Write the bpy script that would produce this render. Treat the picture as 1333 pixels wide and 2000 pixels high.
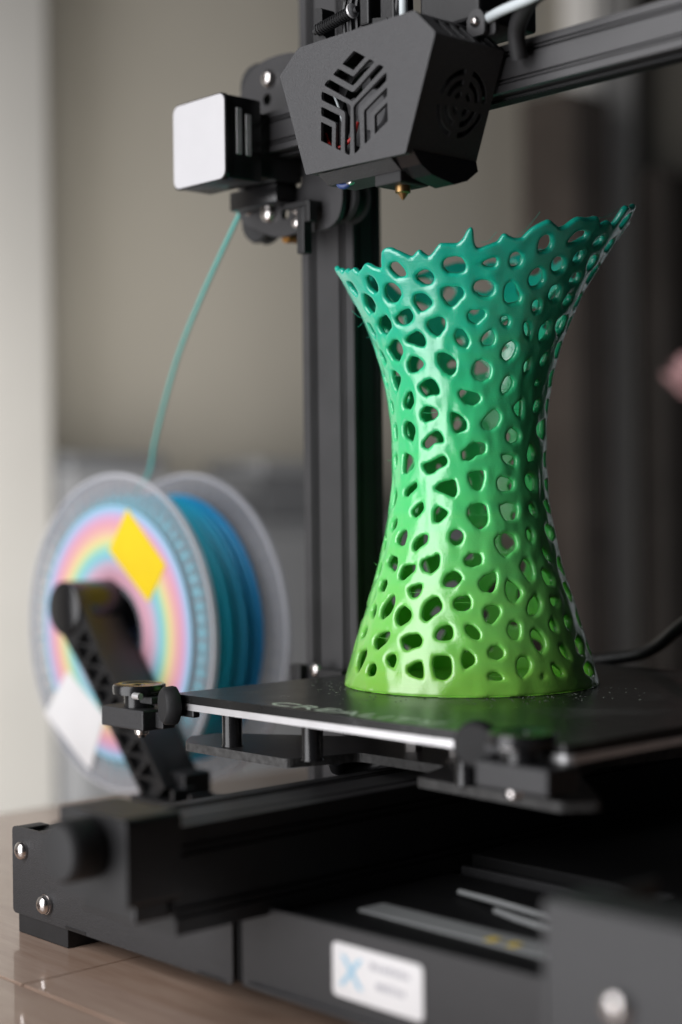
import bpy, bmesh, math, random
import numpy as np
from mathutils import Vector, Matrix
from mathutils.geometry import tessellate_polygon

for o in list(bpy.data.objects):
    bpy.data.objects.remove(o)
SC = bpy.context.scene
COL = SC.collection
S = 0.001                      # everything below is written in millimetres
R = math.radians

# ------------------------------------------------------------------ camera
cam_d = bpy.data.cameras.new('camera')
cam = bpy.data.objects.new('camera', cam_d)
COL.objects.link(cam)
SC.camera = cam
YAW, PITCH, ROLL = 0.8251, -0.0063, -0.0113
fw = Vector((-math.sin(YAW) * math.cos(PITCH), math.cos(YAW) * math.cos(PITCH), math.sin(PITCH)))
rt = Vector((math.cos(YAW), math.sin(YAW), 0))
up = rt.cross(fw)
r2 = rt * math.cos(ROLL) + up * math.sin(ROLL)
u2 = up * math.cos(ROLL) - rt * math.sin(ROLL)
CAM = Vector((602.8, -448.95, 197.53))
cam.matrix_world = Matrix(((r2.x, u2.x, -fw.x, CAM.x * S), (r2.y, u2.y, -fw.y, CAM.y * S),
                           (r2.z, u2.z, -fw.z, CAM.z * S), (0, 0, 0, 1)))
cam_d.sensor_width = 36.0
cam_d.lens = 3165.94 / 2000 * 36.0
cam_d.clip_start = 0.02
cam_d.clip_end = 30
cam_d.dof.use_dof = True
cam_d.dof.focus_distance = 0.735
cam_d.dof.aperture_fstop = 3.4

# ------------------------------------------------------------------ world, lamps, exposure
world = bpy.data.worlds.new('World')
SC.world = world
world.use_nodes = True
world.node_tree.nodes['Background'].inputs[0].default_value = (0.80, 0.88, 1.0, 1)
world.node_tree.nodes['Background'].inputs[1].default_value = 0.013

def area(name, loc, target, sx, sy, power, color):
    d = bpy.data.lights.new(name, 'AREA')
    d.shape = 'RECTANGLE'; d.size = sx; d.size_y = sy; d.energy = power; d.color = color
    o = bpy.data.objects.new(name, d)
    COL.objects.link(o)
    o.location = Vector(loc) * S
    o.rotation_euler = (Vector(target) - Vector(loc)).to_track_quat('-Z', 'Y').to_euler()
    return o
area('front_window_light', (-240, -1240, 430), (73, 124, 300), 1.15, 2.4, 39, (0.985, 0.98, 1.0))
area('wall_fill_light', (-860, 330, 60), (-1400, 880, 80), 0.7, 1.2, 10, (1.0, 0.97, 0.92))  # fill added in mid-room to brighten the back wall, no window stands there
area('far_window_light', (-560, 2500, 500), (73, 124, 220), 0.4, 1.6, 1.1, (0.88, 0.94, 1.0))

SC.view_settings.view_transform = 'Standard'
SC.view_settings.look = 'None'
SC.view_settings.exposure = 0
SC.view_settings.gamma = 1
SC.cycles.use_denoising = True
SC.cycles.max_bounces = 8
SC.cycles.transparent_max_bounces = 12
SC.cycles.caustics_reflective = False
SC.cycles.caustics_refractive = False

# ------------------------------------------------------------------ materials
def new_mat(name):
    m = bpy.data.materials.new(name)
    m.use_nodes = True
    nt = m.node_tree
    b = nt.nodes['Principled BSDF']
    return m, nt, b

def sock(b, *names):
    for n in names:
        if n in b.inputs:
            return b.inputs[n]

def coords(nt, scale=(1, 1, 1)):
    tc = nt.nodes.new('ShaderNodeTexCoord')
    mp = nt.nodes.new('ShaderNodeMapping')
    mp.inputs['Scale'].default_value = scale
    nt.links.new(tc.outputs['Object'], mp.inputs['Vector'])
    return mp.outputs['Vector']

def noise(nt, vec, scale, detail=3.0, rough=0.5):
    n = nt.nodes.new('ShaderNodeTexNoise')
    n.inputs['Scale'].default_value = scale
    n.inputs['Detail'].default_value = detail
    n.inputs['Roughness'].default_value = rough
    nt.links.new(vec, n.inputs['Vector'])
    return n.outputs['Fac']

def ramp(nt, fac, stops):
    r = nt.nodes.new('ShaderNodeValToRGB')
    els = r.color_ramp.elements
    while len(els) < len(stops):
        els.new(0.5)
    for e, (p, c) in zip(els, stops):
        e.position = p
        e.color = (*c, 1) if len(c) == 3 else c
    nt.links.new(fac, r.inputs['Fac'])
    return r.outputs['Color']

def grey(v):
    return (v, v, v)

def solid(name, col, rough=0.5, metal=0.0, spec=0.5, bump=0.0, bscale=900.0, var=0.0, vscale=60.0, coat=0.0):
    m, nt, b = new_mat(name)
    b.inputs['Base Color'].default_value = (*col, 1)
    b.inputs['Roughness'].default_value = rough
    b.inputs['Metallic'].default_value = metal
    sock(b, 'Specular IOR Level', 'Specular').default_value = spec
    if coat:
        sock(b, 'Coat Weight', 'Clearcoat').default_value = coat
    v = coords(nt)
    if var:
        f = noise(nt, v, vscale, 5)
        c = ramp(nt, f, [(0.3, tuple(x * (1 - var) for x in col)), (0.7, tuple(min(1, x * (1 + var)) for x in col))])
        nt.links.new(c, b.inputs['Base Color'])
        rr = nt.nodes.new('ShaderNodeMapRange')
        rr.inputs['To Min'].default_value = max(0.03, rough - 0.12 * min(1, var * 2))
        rr.inputs['To Max'].default_value = min(1, rough + 0.12 * min(1, var * 2))
        nt.links.new(f, rr.inputs['Value'])
        nt.links.new(rr.outputs[0], b.inputs['Roughness'])
    if bump:
        f2 = noise(nt, v, bscale, 2)
        bp = nt.nodes.new('ShaderNodeBump')
        bp.inputs['Strength'].default_value = bump
        bp.inputs['Distance'].default_value = 0.0004
        nt.links.new(f2, bp.inputs['Height'])
        nt.links.new(bp.outputs['Normal'], b.inputs['Normal'])
    return m

M = {}
M['powder'] = solid('black_powder_coat', (0.025, 0.025, 0.027), 0.50, 0, 0.55, 0.6, 1800, 0.28, 900)
M['shroud'] = solid('black_textured_metal', (0.047, 0.047, 0.050), 0.46, 0, 0.6, 0.8, 1900, 0.30, 1500)
M['anodised'] = solid('black_anodised_aluminium', (0.046, 0.045, 0.047), 0.40, 0.15, 0.6, 0.06, 1200, 0.10, 45)
M['plastic'] = solid('black_plastic', (0.014, 0.014, 0.015), 0.42, 0, 0.5, 0.15, 900, 0.15, 80)
M['shaded'] = solid('shaded_black_metal', (0.007, 0.007, 0.0075), 0.6, 0, 0.25, 0.1, 900, 0.15, 80)  # blacker than the powder coat: shade under the bed put into the colour
M['gloss'] = solid('black_glossy_plastic', (0.012, 0.012, 0.013), 0.22, 0, 0.5, 0, 900, 0.1, 60)
M['rubber'] = solid('black_rubber', (0.020, 0.020, 0.021), 0.62, 0, 0.4, 0.2, 700, 0.15, 90)
M['cut_edge'] = solid('rough_cut_black_plate', (0.040, 0.039, 0.038), 0.55, 0, 0.5, 1.0, 420, 0.5, 300)
M['steel'] = solid('polished_steel', (0.72, 0.68, 0.66), 0.24, 1.0, 0.5, 0.04, 600, 0.08, 200)
M['alu'] = solid('brushed_aluminium', (0.86, 0.85, 0.86), 0.38, 0.75, 0.5, 0.05, 900, 0.06, 80)
M['brass'] = solid('brass', (0.34, 0.21, 0.09), 0.38, 1.0)
M['bronze'] = solid('bronze', (0.55, 0.27, 0.08), 0.35, 1.0)
M['white_sticker'] = solid('white_sticker_paper', (0.60, 0.595, 0.61), 0.45, 0, 0.4, 0, 900, 0.02, 60)
M['bright_sticker'] = solid('bright_white_sticker_paper', (0.82, 0.815, 0.82), 0.42, 0, 0.5, 0, 900, 0.02, 60)
M['grey_print'] = solid('grey_printed_ink', (0.42, 0.42, 0.46), 0.6)
M['blue_print'] = solid('pale_blue_printed_ink', (0.36, 0.60, 0.76), 0.6)
M['ptfe'] = solid('white_ptfe_tube', (0.66, 0.72, 0.74), 0.35, 0, 0.5)
M['tie'] = solid('grey_nylon', (0.30, 0.31, 0.31), 0.5)
M['crumb'] = solid('grey_green_crumbs', (0.16, 0.18, 0.15), 0.6)
M['fan'] = solid('grey_fan_plastic', (0.11, 0.11, 0.115), 0.45)
M['red_wire'] = solid('red_wire', (0.45, 0.012, 0.008), 0.4)
M['blue_wire'] = solid('blue_wire', (0.03, 0.06, 0.20), 0.4)
M['yellow_sticker'] = solid('yellow_sticker', (0.86, 0.62, 0.015), 0.42, 0, 0.4, 0, 900, 0.04, 40)
M['wall'] = solid('taupe_wall_paint', (0.55, 0.515, 0.445), 0.85, 0, 0.2, 0.1, 80, 0.04, 3)
M['white_paint'] = solid('white_painted_wood', (0.445, 0.435, 0.415), 0.6, 0, 0.3, 0, 900, 0.04, 4)
M['grey_paint'] = solid('grey_lacquer', (0.21, 0.215, 0.225), 0.5, 0, 0.4, 0, 900, 0.08, 5)
M['grey_dark'] = solid('dark_grey_lacquer', (0.12, 0.124, 0.132), 0.5, 0, 0.4, 0, 900, 0.08, 5)
M['brown_wood'] = solid('dark_brown_wood', (0.066, 0.054, 0.047), 0.5, 0, 0.4, 0, 900, 0.2, 8)
M['grey_post'] = solid('grey_door_casing', (0.84, 0.82, 0.79), 0.6, 0, 0.3, 0, 900, 0.05, 5)
M['black_wood'] = solid('black_brown_wood', (0.040, 0.034, 0.030), 0.5, 0, 0.4, 0, 900, 0.2, 8)
M['petal'] = solid('pink_petal', (0.46, 0.27, 0.28), 0.6, 0, 0.3, 0, 900, 0.15, 60)
M['leaf'] = solid('dark_leaf', (0.03, 0.06, 0.025), 0.6)
M['floor'] = solid('room_floor', (0.16, 0.12, 0.09), 0.5, 0, 0.4, 0, 900, 0.15, 3)

def vase_mat():
    m, nt, b = new_mat('green_gradient_print_plastic')
    v = coords(nt)
    sp = nt.nodes.new('ShaderNodeSeparateXYZ')
    nt.links.new(v, sp.inputs[0])
    # gradient of the filament colour up the height, broken by faint layer bands
    nb = noise(nt, coords(nt, (0.02, 0.02, 1.0)), 160, 3)
    add = nt.nodes.new('ShaderNodeMath'); add.operation = 'MULTIPLY_ADD'
    nt.links.new(nb, add.inputs[0]); add.inputs[1].default_value = 0.034
    nt.links.new(sp.outputs['Z'], add.inputs[2])
    mr = nt.nodes.new('ShaderNodeMapRange')
    mr.inputs['From Min'].default_value = 0.010
    mr.inputs['From Max'].default_value = 0.232
    nt.links.new(add.outputs[0], mr.inputs['Value'])
    c = ramp(nt, mr.outputs[0], [(0.0, (0.310, 0.710, 0.085)), (0.18, (0.225, 0.710, 0.140)), (0.42, (0.100, 0.700, 0.215)),
                                 (0.66, (0.042, 0.590, 0.250)), (0.85, (0.014, 0.500, 0.320)), (1.0, (0.008, 0.430, 0.330))])
    nt.links.new(c, b.inputs['Base Color'])
    f = noise(nt, coords(nt, (1, 1, 1.6)), 330, 6, 0.7)
    rr = nt.nodes.new('ShaderNodeMapRange')
    rr.inputs['From Min'].default_value = 0.35; rr.inputs['From Max'].default_value = 0.65
    rr.inputs['To Min'].default_value = 0.07; rr.inputs['To Max'].default_value = 0.17
    nt.links.new(f, rr.inputs['Value'])
    nt.links.new(rr.outputs[0], b.inputs['Roughness'])
    sock(b, 'Specular IOR Level', 'Specular').default_value = 0.5
    b.inputs['IOR'].default_value = 1.9
    sock(b, 'Subsurface Weight').default_value = 0.16
    b.inputs['Subsurface Radius'].default_value = (0.3, 1.0, 0.5)
    b.inputs['Subsurface Scale'].default_value = 0.0026
    # printed layer lines
    fl = noise(nt, coords(nt, (0.012, 0.012, 1.0)), 2600, 2)
    fs = noise(nt, v, 760, 6, 0.7)
    mx = nt.nodes.new('ShaderNodeMath'); mx.operation = 'MULTIPLY_ADD'
    nt.links.new(fs, mx.inputs[0]); mx.inputs[1].default_value = 0.9
    mf = nt.nodes.new('ShaderNodeMath'); mf.operation = 'MULTIPLY'; mf.inputs[1].default_value = 0.55
    nt.links.new(fl, mf.inputs[0]); nt.links.new(mf.outputs[0], mx.inputs[2])
    bp = nt.nodes.new('ShaderNodeBump')
    bp.inputs['Strength'].default_value = 0.50
    bp.inputs['Distance'].default_value = 0.00026
    nt.links.new(mx.outputs[0], bp.inputs['Height'])
    nt.links.new(bp.outputs['Normal'], b.inputs['Normal'])
    return m
M['vase'] = vase_mat()

def glass_bed_mat():
    m, nt, b = new_mat('black_textured_build_glass')
    v = coords(nt)
    sp = noise(nt, v, 1400, 2)
    big = noise(nt, v, 30, 4)
    mul = nt.nodes.new('ShaderNodeMath'); mul.operation = 'MULTIPLY'
    nt.links.new(sp, mul.inputs[0]); nt.links.new(big, mul.inputs[1])
    # dust and residue specks
    c = ramp(nt, mul.outputs[0], [(0.0, grey(0.010)), (0.34, grey(0.012)), (0.41, grey(0.11)), (1.0, grey(0.18))])
    nt.links.new(c, b.inputs['Base Color'])
    rr = nt.nodes.new('ShaderNodeMapRange')
    rr.inputs['To Min'].default_value = 0.20; rr.inputs['To Max'].default_value = 0.42
    nt.links.new(big, rr.inputs['Value'])
    nt.links.new(rr.outputs[0], b.inputs['Roughness'])
    bp = nt.nodes.new('ShaderNodeBump')
    bp.inputs['Strength'].default_value = 0.12; bp.inputs['Distance'].default_value = 0.0002
    nt.links.new(sp, bp.inputs['Height'])
    nt.links.new(bp.outputs['Normal'], b.inputs['Normal'])
    return m
M['build_glass'] = glass_bed_mat()
M['bed_letter'] = solid('pale_bed_lettering', (0.62, 0.68, 0.58), 0.5)

def wood_mat():
    m, nt, b = new_mat('varnished_table_wood')
    f = noise(nt, coords(nt, (1.3, 14, 14)), 9, 6, 0.6)
    f2 = noise(nt, coords(nt, (4, 90, 90)), 12, 4, 0.6)
    mx = nt.nodes.new('ShaderNodeMath'); mx.operation = 'MULTIPLY_ADD'
    nt.links.new(f2, mx.inputs[0]); mx.inputs[1].default_value = 0.45
    ml = nt.nodes.new('ShaderNodeMath'); ml.operation = 'MULTIPLY'; ml.inputs[1].default_value = 0.65
    nt.links.new(f, ml.inputs[0]); nt.links.new(ml.outputs[0], mx.inputs[2])
    c = ramp(nt, mx.outputs[0], [(0.30, (0.37, 0.238, 0.172)), (0.52, (0.50, 0.340, 0.255)), (0.72, (0.60, 0.440, 0.345))])
    nt.links.new(c, b.inputs['Base Color'])
    b.inputs['Roughness'].default_value = 0.35
    sock(b, 'Coat Weight').default_value = 0.8
    sock(b, 'Coat Roughness').default_value = 0.06
    return m
M['wood'] = wood_mat()
M['joint'] = solid('dark_joint', (0.05, 0.035, 0.035), 0.6)

def label_mat():
    """Rainbow rings of a printed paper label, centred on the object's origin, axis along Y."""
    m, nt, b = new_mat('rainbow_ring_label')
    tc = nt.nodes.new('ShaderNodeTexCoord')
    sp = nt.nodes.new('ShaderNodeSeparateXYZ')
    nt.links.new(tc.outputs['Object'], sp.inputs[0])
    cb = nt.nodes.new('ShaderNodeCombineXYZ')
    nt.links.new(sp.outputs['X'], cb.inputs['X']); nt.links.new(sp.outputs['Z'], cb.inputs['Y'])
    ln = nt.nodes.new('ShaderNodeVectorMath'); ln.operation = 'LENGTH'
    nt.links.new(cb.outputs[0], ln.inputs[0])
    mr = nt.nodes.new('ShaderNodeMapRange')
    mr.inputs['From Min'].default_value = 0.026; mr.inputs['From Max'].default_value = 0.080
    nt.links.new(ln.outputs['Value'], mr.inputs['Value'])
    c = ramp(nt, mr.outputs[0], [
        (0.00, (0.60, 0.42, 0.52)), (0.16, (0.70, 0.36, 0.45)), (0.30, (0.62, 0.45, 0.58)), (0.40, (0.22, 0.55, 0.68)),
        (0.50, (0.35, 0.66, 0.50)), (0.58, (0.78, 0.70, 0.28)), (0.66, (0.80, 0.52, 0.38)), (0.76, (0.76, 0.36, 0.42)),
        (0.86, (0.62, 0.40, 0.62)), (0.94, (0.30, 0.55, 0.76)), (1.0, (0.34, 0.60, 0.72))])
    nt.links.new(c, b.inputs['Base Color'])
    b.inputs['Roughness'].default_value = 0.4
    return m
M['label'] = label_mat()

def clear_mat():
    m, nt, b = new_mat('clear_plastic')
    b.inputs['Base Color'].default_value = (0.50, 0.50, 0.54, 1)
    b.inputs['Roughness'].default_value = 0.22
    tr = nt.nodes.new('ShaderNodeBsdfTransparent')
    tr.inputs[0].default_value = (0.94, 0.95, 0.96, 1)
    mx = nt.nodes.new('ShaderNodeMixShader')
    lw = nt.nodes.new('ShaderNodeLayerWeight'); lw.inputs['Blend'].default_value = 0.35
    mr = nt.nodes.new('ShaderNodeMapRange')
    mr.inputs['To Min'].default_value = 0.045; mr.inputs['To Max'].default_value = 0.62
    nt.links.new(lw.outputs['Facing'], mr.inputs['Value'])
    nt.links.new(mr.outputs[0], mx.inputs[0])
    nt.links.new(tr.outputs[0], mx.inputs[1]); nt.links.new(b.outputs[0], mx.inputs[2])
    nt.links.new(mx.outputs[0], nt.nodes['Material Output'].inputs['Surface'])
    return m
M['clear'] = clear_mat()
M['clear_rim'] = clear_mat()
M['clear_rim'].name = 'clear_plastic_rim'
for nd in M['clear_rim'].node_tree.nodes:
    if nd.type == 'MAP_RANGE': nd.inputs['To Min'].default_value = 0.42; nd.inputs['To Max'].default_value = 0.8
    if nd.type == 'BSDF_PRINCIPLED': nd.inputs['Base Color'].default_value = (0.72, 0.72, 0.76, 1)

def filament_mat():
    m, nt, b = new_mat('teal_blue_filament')
    tc = nt.nodes.new('ShaderNodeTexCoord')
    sp = nt.nodes.new('ShaderNodeSeparateXYZ')
    nt.links.new(tc.outputs['Object'], sp.inputs[0])
    mr = nt.nodes.new('ShaderNodeMapRange')
    mr.inputs['From Min'].default_value = 0.0; mr.inputs['From Max'].default_value = 0.056
    nt.links.new(sp.outputs['Y'], mr.inputs['Value'])
    c = ramp(nt, mr.outputs[0], [(0.0, (0.012, 0.68, 0.80)), (0.45, (0.010, 0.58, 0.82)), (0.8, (0.008, 0.42, 0.84)), (1.0, (0.010, 0.32, 0.82))])
    nt.links.new(c, b.inputs['Base Color'])
    b.inputs['Roughness'].default_value = 0.38
    return m
M['filament'] = filament_mat()
M['filament_tip'] = solid('deep_teal_filament', (0.004, 0.30, 0.37), 0.4)
M['strand'] = solid('teal_filament_strand', (0.12, 0.50, 0.46), 0.4)

# ------------------------------------------------------------------ geometry helpers
WM = {}
def finish(name, bm, mat, parent=None, loc=(0, 0, 0), rot=None, smooth=None):
    """Link a bmesh (mm, local coordinates) as one object; loc is in world mm whatever the parent."""
    me = bpy.data.meshes.new(name)
    bmesh.ops.recalc_face_normals(bm, faces=bm.faces)
    bmesh.ops.scale(bm, vec=(S, S, S), verts=bm.verts)
    if smooth is not None:
        for f in bm.faces:
            f.smooth = True
        for e in bm.edges:
            if len(e.link_faces) == 2 and e.calc_face_angle(0) > R(smooth):
                e.smooth = False
    bm.to_mesh(me); bm.free()
    for mm in (mat if isinstance(mat, (list, tuple)) else [mat]):
        me.materials.append(mm)
    return place(name, me, parent, loc, rot)

def place(name, me, parent=None, loc=(0, 0, 0), rot=None):
    o = bpy.data.objects.new(name, me)
    COL.objects.link(o)
    basis = Matrix.Translation(Vector(loc) * S) @ (rot.to_4x4() if rot is not None else Matrix.Identity(4))
    o.matrix_basis = basis
    WM[o.name] = basis
    if parent is not None:
        o.parent = parent
        o.matrix_parent_inverse = WM[parent.name].inverted()
    return o

def tag(o, label=None, cat=None, group=None, kind=None):
    if label: o['label'] = label
    if cat: o['category'] = cat
    if group: o['group'] = group
    if kind: o['kind'] = kind
    return o

def thing(name, label, cat, loc, group=None):
    o = bpy.data.objects.new(name, None)
    COL.objects.link(o)
    o.empty_display_size = 0.02
    o.matrix_basis = Matrix.Translation(Vector(loc) * S)
    WM[o.name] = o.matrix_basis.copy()
    return tag(o, label, cat, group)

def box(bm, lo, hi, bev=0.0, seg=2):
    b2 = bmesh.new()
    bmesh.ops.create_cube(b2, size=1)
    for v in b2.verts:
        v.co = Vector([(lo[i] + hi[i]) / 2 + v.co[i] * (hi[i] - lo[i]) for i in range(3)])
    if bev:
        bmesh.ops.bevel(b2, geom=b2.edges[:], offset=bev, segments=seg, profile=0.5, affect='EDGES')
    merge(bm, b2)

def merge(bm, b2):
    t = bpy.data.meshes.new('t')
    b2.to_mesh(t); b2.free()
    bm.from_mesh(t)
    bpy.data.meshes.remove(t)

def frame_of(axis):
    a = Vector(axis).normalized()
    h = Vector((0, 0, 1)) if abs(a.z) < 0.9 else Vector((1, 0, 0))
    x = h.cross(a).normalized()
    return x, a.cross(x), a

def lathe(bm, prof, axis=(0, 0, 1), at=(0, 0, 0), n=32, fn=None):
    """Revolve (radius, height) points about an axis; radius 0 closes to a point."""
    x, y, a = frame_of(axis)
    at = Vector(at)
    rings = []
    for k, (r, h) in enumerate(prof):
        if r < 1e-6:
            rings.append([bm.verts.new(at + a * h)])
        else:
            rg = []
            for i in range(n):
                t = 2 * math.pi * i / n
                rr = r if fn is None else fn(k, t, r)
                rg.append(bm.verts.new(at + a * h + x * (rr * math.cos(t)) + y * (rr * math.sin(t))))
            rings.append(rg)
    for p, q in zip(rings, rings[1:]):
        for i in range(n):
            j = (i + 1) % n
            if len(p) == 1 and len(q) == 1: continue
            if len(p) == 1: bm.faces.new((p[0], q[j], q[i]))
            elif len(q) == 1: bm.faces.new((p[i], p[j], q[0]))
            else: bm.faces.new((p[i], p[j], q[j], q[i]))

def cyl(bm, p, q, r, n=24, bev=0.0):
    p, q = Vector(p), Vector(q)
    L = (q - p).length
    pr = [(0, 0), (r - bev, 0), (r, bev), (r, L - bev), (r - bev, L), (0, L)] if bev else [(0, 0), (r, 0), (r, L), (0, L)]
    lathe(bm, pr, q - p, p, n)

def tube(bm, pts, r, n=10, sub=6):
    """Round tube through points (Catmull-Rom)."""
    P = [Vector(p) for p in pts]
    P = [P[0] * 2 - P[1]] + P + [P[-1] * 2 - P[-2]]
    path = []
    for i in range(1, len(P) - 2):
        for k in range(sub):
            t = k / sub
            a, b, c, d = P[i - 1], P[i], P[i + 1], P[i + 2]
            path.append(0.5 * ((2 * b) + (c - a) * t + (2 * a - 5 * b + 4 * c - d) * t * t + (3 * b - a - 3 * c + d) * t ** 3))
    path.append(P[-2])
    rings = []
    x = None
    for i, p in enumerate(path):
        d = (path[min(i + 1, len(path) - 1)] - path[max(i - 1, 0)]).normalized()
        if x is None:
            x = frame_of(d)[0]
        x = (x - d * x.dot(d)).normalized()
        y = d.cross(x)
        rings.append([bm.verts.new(p + (x * math.cos(2 * math.pi * k / n) + y * math.sin(2 * math.pi * k / n)) * r) for k in range(n)])
    for p, q in zip(rings, rings[1:]):
        for i in range(n):
            bm.faces.new((p[i], p[(i + 1) % n], q[(i + 1) % n], q[i]))
    bm.faces.new(rings[0][::-1]); bm.faces.new(rings[-1])

def plate(bm, outer, holes, fn0, fn1):
    """Flat plate with holes: 2D outlines carried to 3D by fn0 (one face) and fn1 (the other)."""
    loops = [[Vector((x, y, 0)) for x, y in l] for l in [outer] + holes]
    tris = tessellate_polygon(loops)
    flat = [p for l in loops for p in l]
    A = [bm.verts.new(fn0(p.x, p.y)) for p in flat]
    B = [bm.verts.new(fn1(p.x, p.y)) for p in flat]
    for t in tris:
        if len(set(t)) == 3:
            try:
                bm.faces.new([A[i] for i in t]); bm.faces.new([B[i] for i in t][::-1])
            except ValueError:
                pass
    k = 0
    for l in loops:
        n = len(l)
        for i in range(n):
            j = (i + 1) % n
            bm.faces.new((A[k + i], A[k + j], B[k + j], B[k + i]))
        k += n

def rrect(x0, y0, x1, y1, r, n=5):
    o = []
    for cx, cy, a0 in ((x1 - r, y1 - r, 0), (x0 + r, y1 - r, 90), (x0 + r, y0 + r, 180), (x1 - r, y0 + r, 270)):
        for k in range(n + 1):
            a = R(a0 + 90 * k / n)
            o.append((cx + r * math.cos(a), cy + r * math.sin(a)))
    return o

def circ(x, y, r, n=20):
    return [(x + r * math.cos(2 * math.pi * k / n), y + r * math.sin(2 * math.pi * k / n)) for k in range(n)]

def rounded(poly, r, n=4):
    """Round the corners of a 2D polygon."""
    o = []
    m = len(poly)
    for i in range(m):
        p, c, q = (Vector(poly[i - 1]), Vector(poly[i]), Vector(poly[(i + 1) % m]))
        a, b = p - c, q - c
        rr = min(r, a.length * 0.45, b.length * 0.45)
        a = c + a.normalized() * rr; b = c + b.normalized() * rr
        for k in range(n + 1):
            t = k / n
            w = a * (1 - t) ** 2 + c * 2 * t * (1 - t) + b * t * t
            o.append((w.x, w.y))
    return o

XZ = lambda y: (lambda a, b: Vector((a, y, b)))
XY = lambda z: (lambda a, b: Vector((a, b, z)))
YZ = lambda x: (lambda a, b: Vector((x, a, b)))

def prism(bm, prof, f0, f1):
    plate(bm, prof, [], f0, f1)

def text_bm(body, width, height, depth, to3):
    cu = bpy.data.curves.new('t', 'FONT')
    cu.body = body; cu.size = 1; cu.resolution_u = 3
    o = bpy.data.objects.new('t', cu)
    COL.objects.link(o)
    bpy.context.view_layer.update()
    me = o.evaluated_get(bpy.context.evaluated_depsgraph_get()).to_mesh()
    bm = bmesh.new(); bm.from_mesh(me)
    bpy.data.objects.remove(o)
    xs = [v.co.x for v in bm.verts]; ys = [v.co.y for v in bm.verts]
    for v in bm.verts:
        v.co = to3((v.co.x - min(xs)) / (max(xs) - min(xs)) * width, (v.co.y - min(ys)) / (max(ys) - min(ys)) * height)
    g = bmesh.ops.extrude_face_region(bm, geom=bm.faces[:])
    off = to3(0, 0, depth) - to3(0, 0)
    for v in g['geom']:
        if isinstance(v, bmesh.types.BMVert):
            v.co += off
    return bm

# button-head socket screw, head along -Y (one mesh shared by every copy)
def screw_mesh():
    bm = bmesh.new()
    n = 24
    def hexr(k, t, r):
        if k < 4: return r
        a = (t % (math.pi / 3)) - math.pi / 6
        return r * math.cos(math.pi / 6) / math.cos(a)
    lathe(bm, [(1.0, 0), (1.0, 0.28), (0.86, 0.52), (0.60, 0.70), (0.36, 0.76), (0.34, 0.35), (0, 0.33)], (0, -1, 0), (0, 0, 0), n, hexr)
    me = bpy.data.meshes.new('screw_head')
    bmesh.ops.recalc_face_normals(bm, faces=bm.faces)
    for f in bm.faces: f.smooth = True
    for e in bm.edges:
        if len(e.link_faces) == 2 and e.calc_face_angle(0) > R(50): e.smooth = False
    bm.to_mesh(me); bm.free()
    me.materials.append(M['steel'])
    return me
SCREW = screw_mesh()
def screw(parent, loc, r, axis=(0, -1, 0), name='screw'):
    q = Vector((0, -1, 0)).rotation_difference(Vector(axis)).to_matrix().to_4x4() @ Matrix.Diagonal((r * S, r * S, r * S, 1))
    o = bpy.data.objects.new(name, SCREW)
    COL.objects.link(o)
    o.matrix_basis = Matrix.Translation(Vector(loc) * S) @ q
    WM[o.name] = o.matrix_basis.copy()
    o.parent = parent
    o.matrix_parent_inverse = WM[parent.name].inverted()
    return o

def channel(w, h, groove_faces):
    """Extruded bar outline (a across, b up) with twin-lipped grooves in the chosen faces."""
    d = lambda s: [(0.150, 0), (0.155, 1.8), (0.19, 1.8), (0.195, .3), (0.225, .3), (0.23, 2.2), (0.275, 2.2), (0.28, .4),
                   (0.72, .4), (0.725, 2.2), (0.77, 2.2), (0.775, .3), (0.805, .3), (0.81, 1.8), (0.845, 1.8), (0.85, 0)] if s else []
    o = [(0, 0)]
    for t, e in d('b' in groove_faces): o.append((t * w, e))
    o.append((w, 0))
    for t, e in d('r' in groove_faces): o.append((w - e, t * h))
    o.append((w, h))
    for t, e in reversed(d('t' in groove_faces)): o.append((t * w, h - e))
    o.append((0, h))
    for t, e in reversed(d('l' in groove_faces)): o.append((e, t * h))
    return o

# ------------------------------------------------------------------ setting
bm = bmesh.new(); box(bm, (-1430, -2600, -760), (-1400, 4200, 2000))
tag(finish('wall', bm, M['wall']), 'taupe painted wall behind the printer', kind='structure')
bm = bmesh.new(); box(bm, (-1400, -2600, -790), (2200, 4200, -760))
tag(finish('floor', bm, M['floor']), 'floor of the room', kind='structure')

t = thing('white_cabinet', 'tall white side panel at the left edge against the taupe wall', 'cabinet', (-1340, 500, -760))
bm = bmesh.new(); box(bm, (-1400, -300, -700), (-1290, 764, 1900), 3); finish('side_panel', bm, M['white_paint'], t)
bm = bmesh.new(); box(bm, (-1392, -290, -760), (-1300, 750, -702), 2); finish('plinth', bm, M['white_paint'], t)

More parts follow.
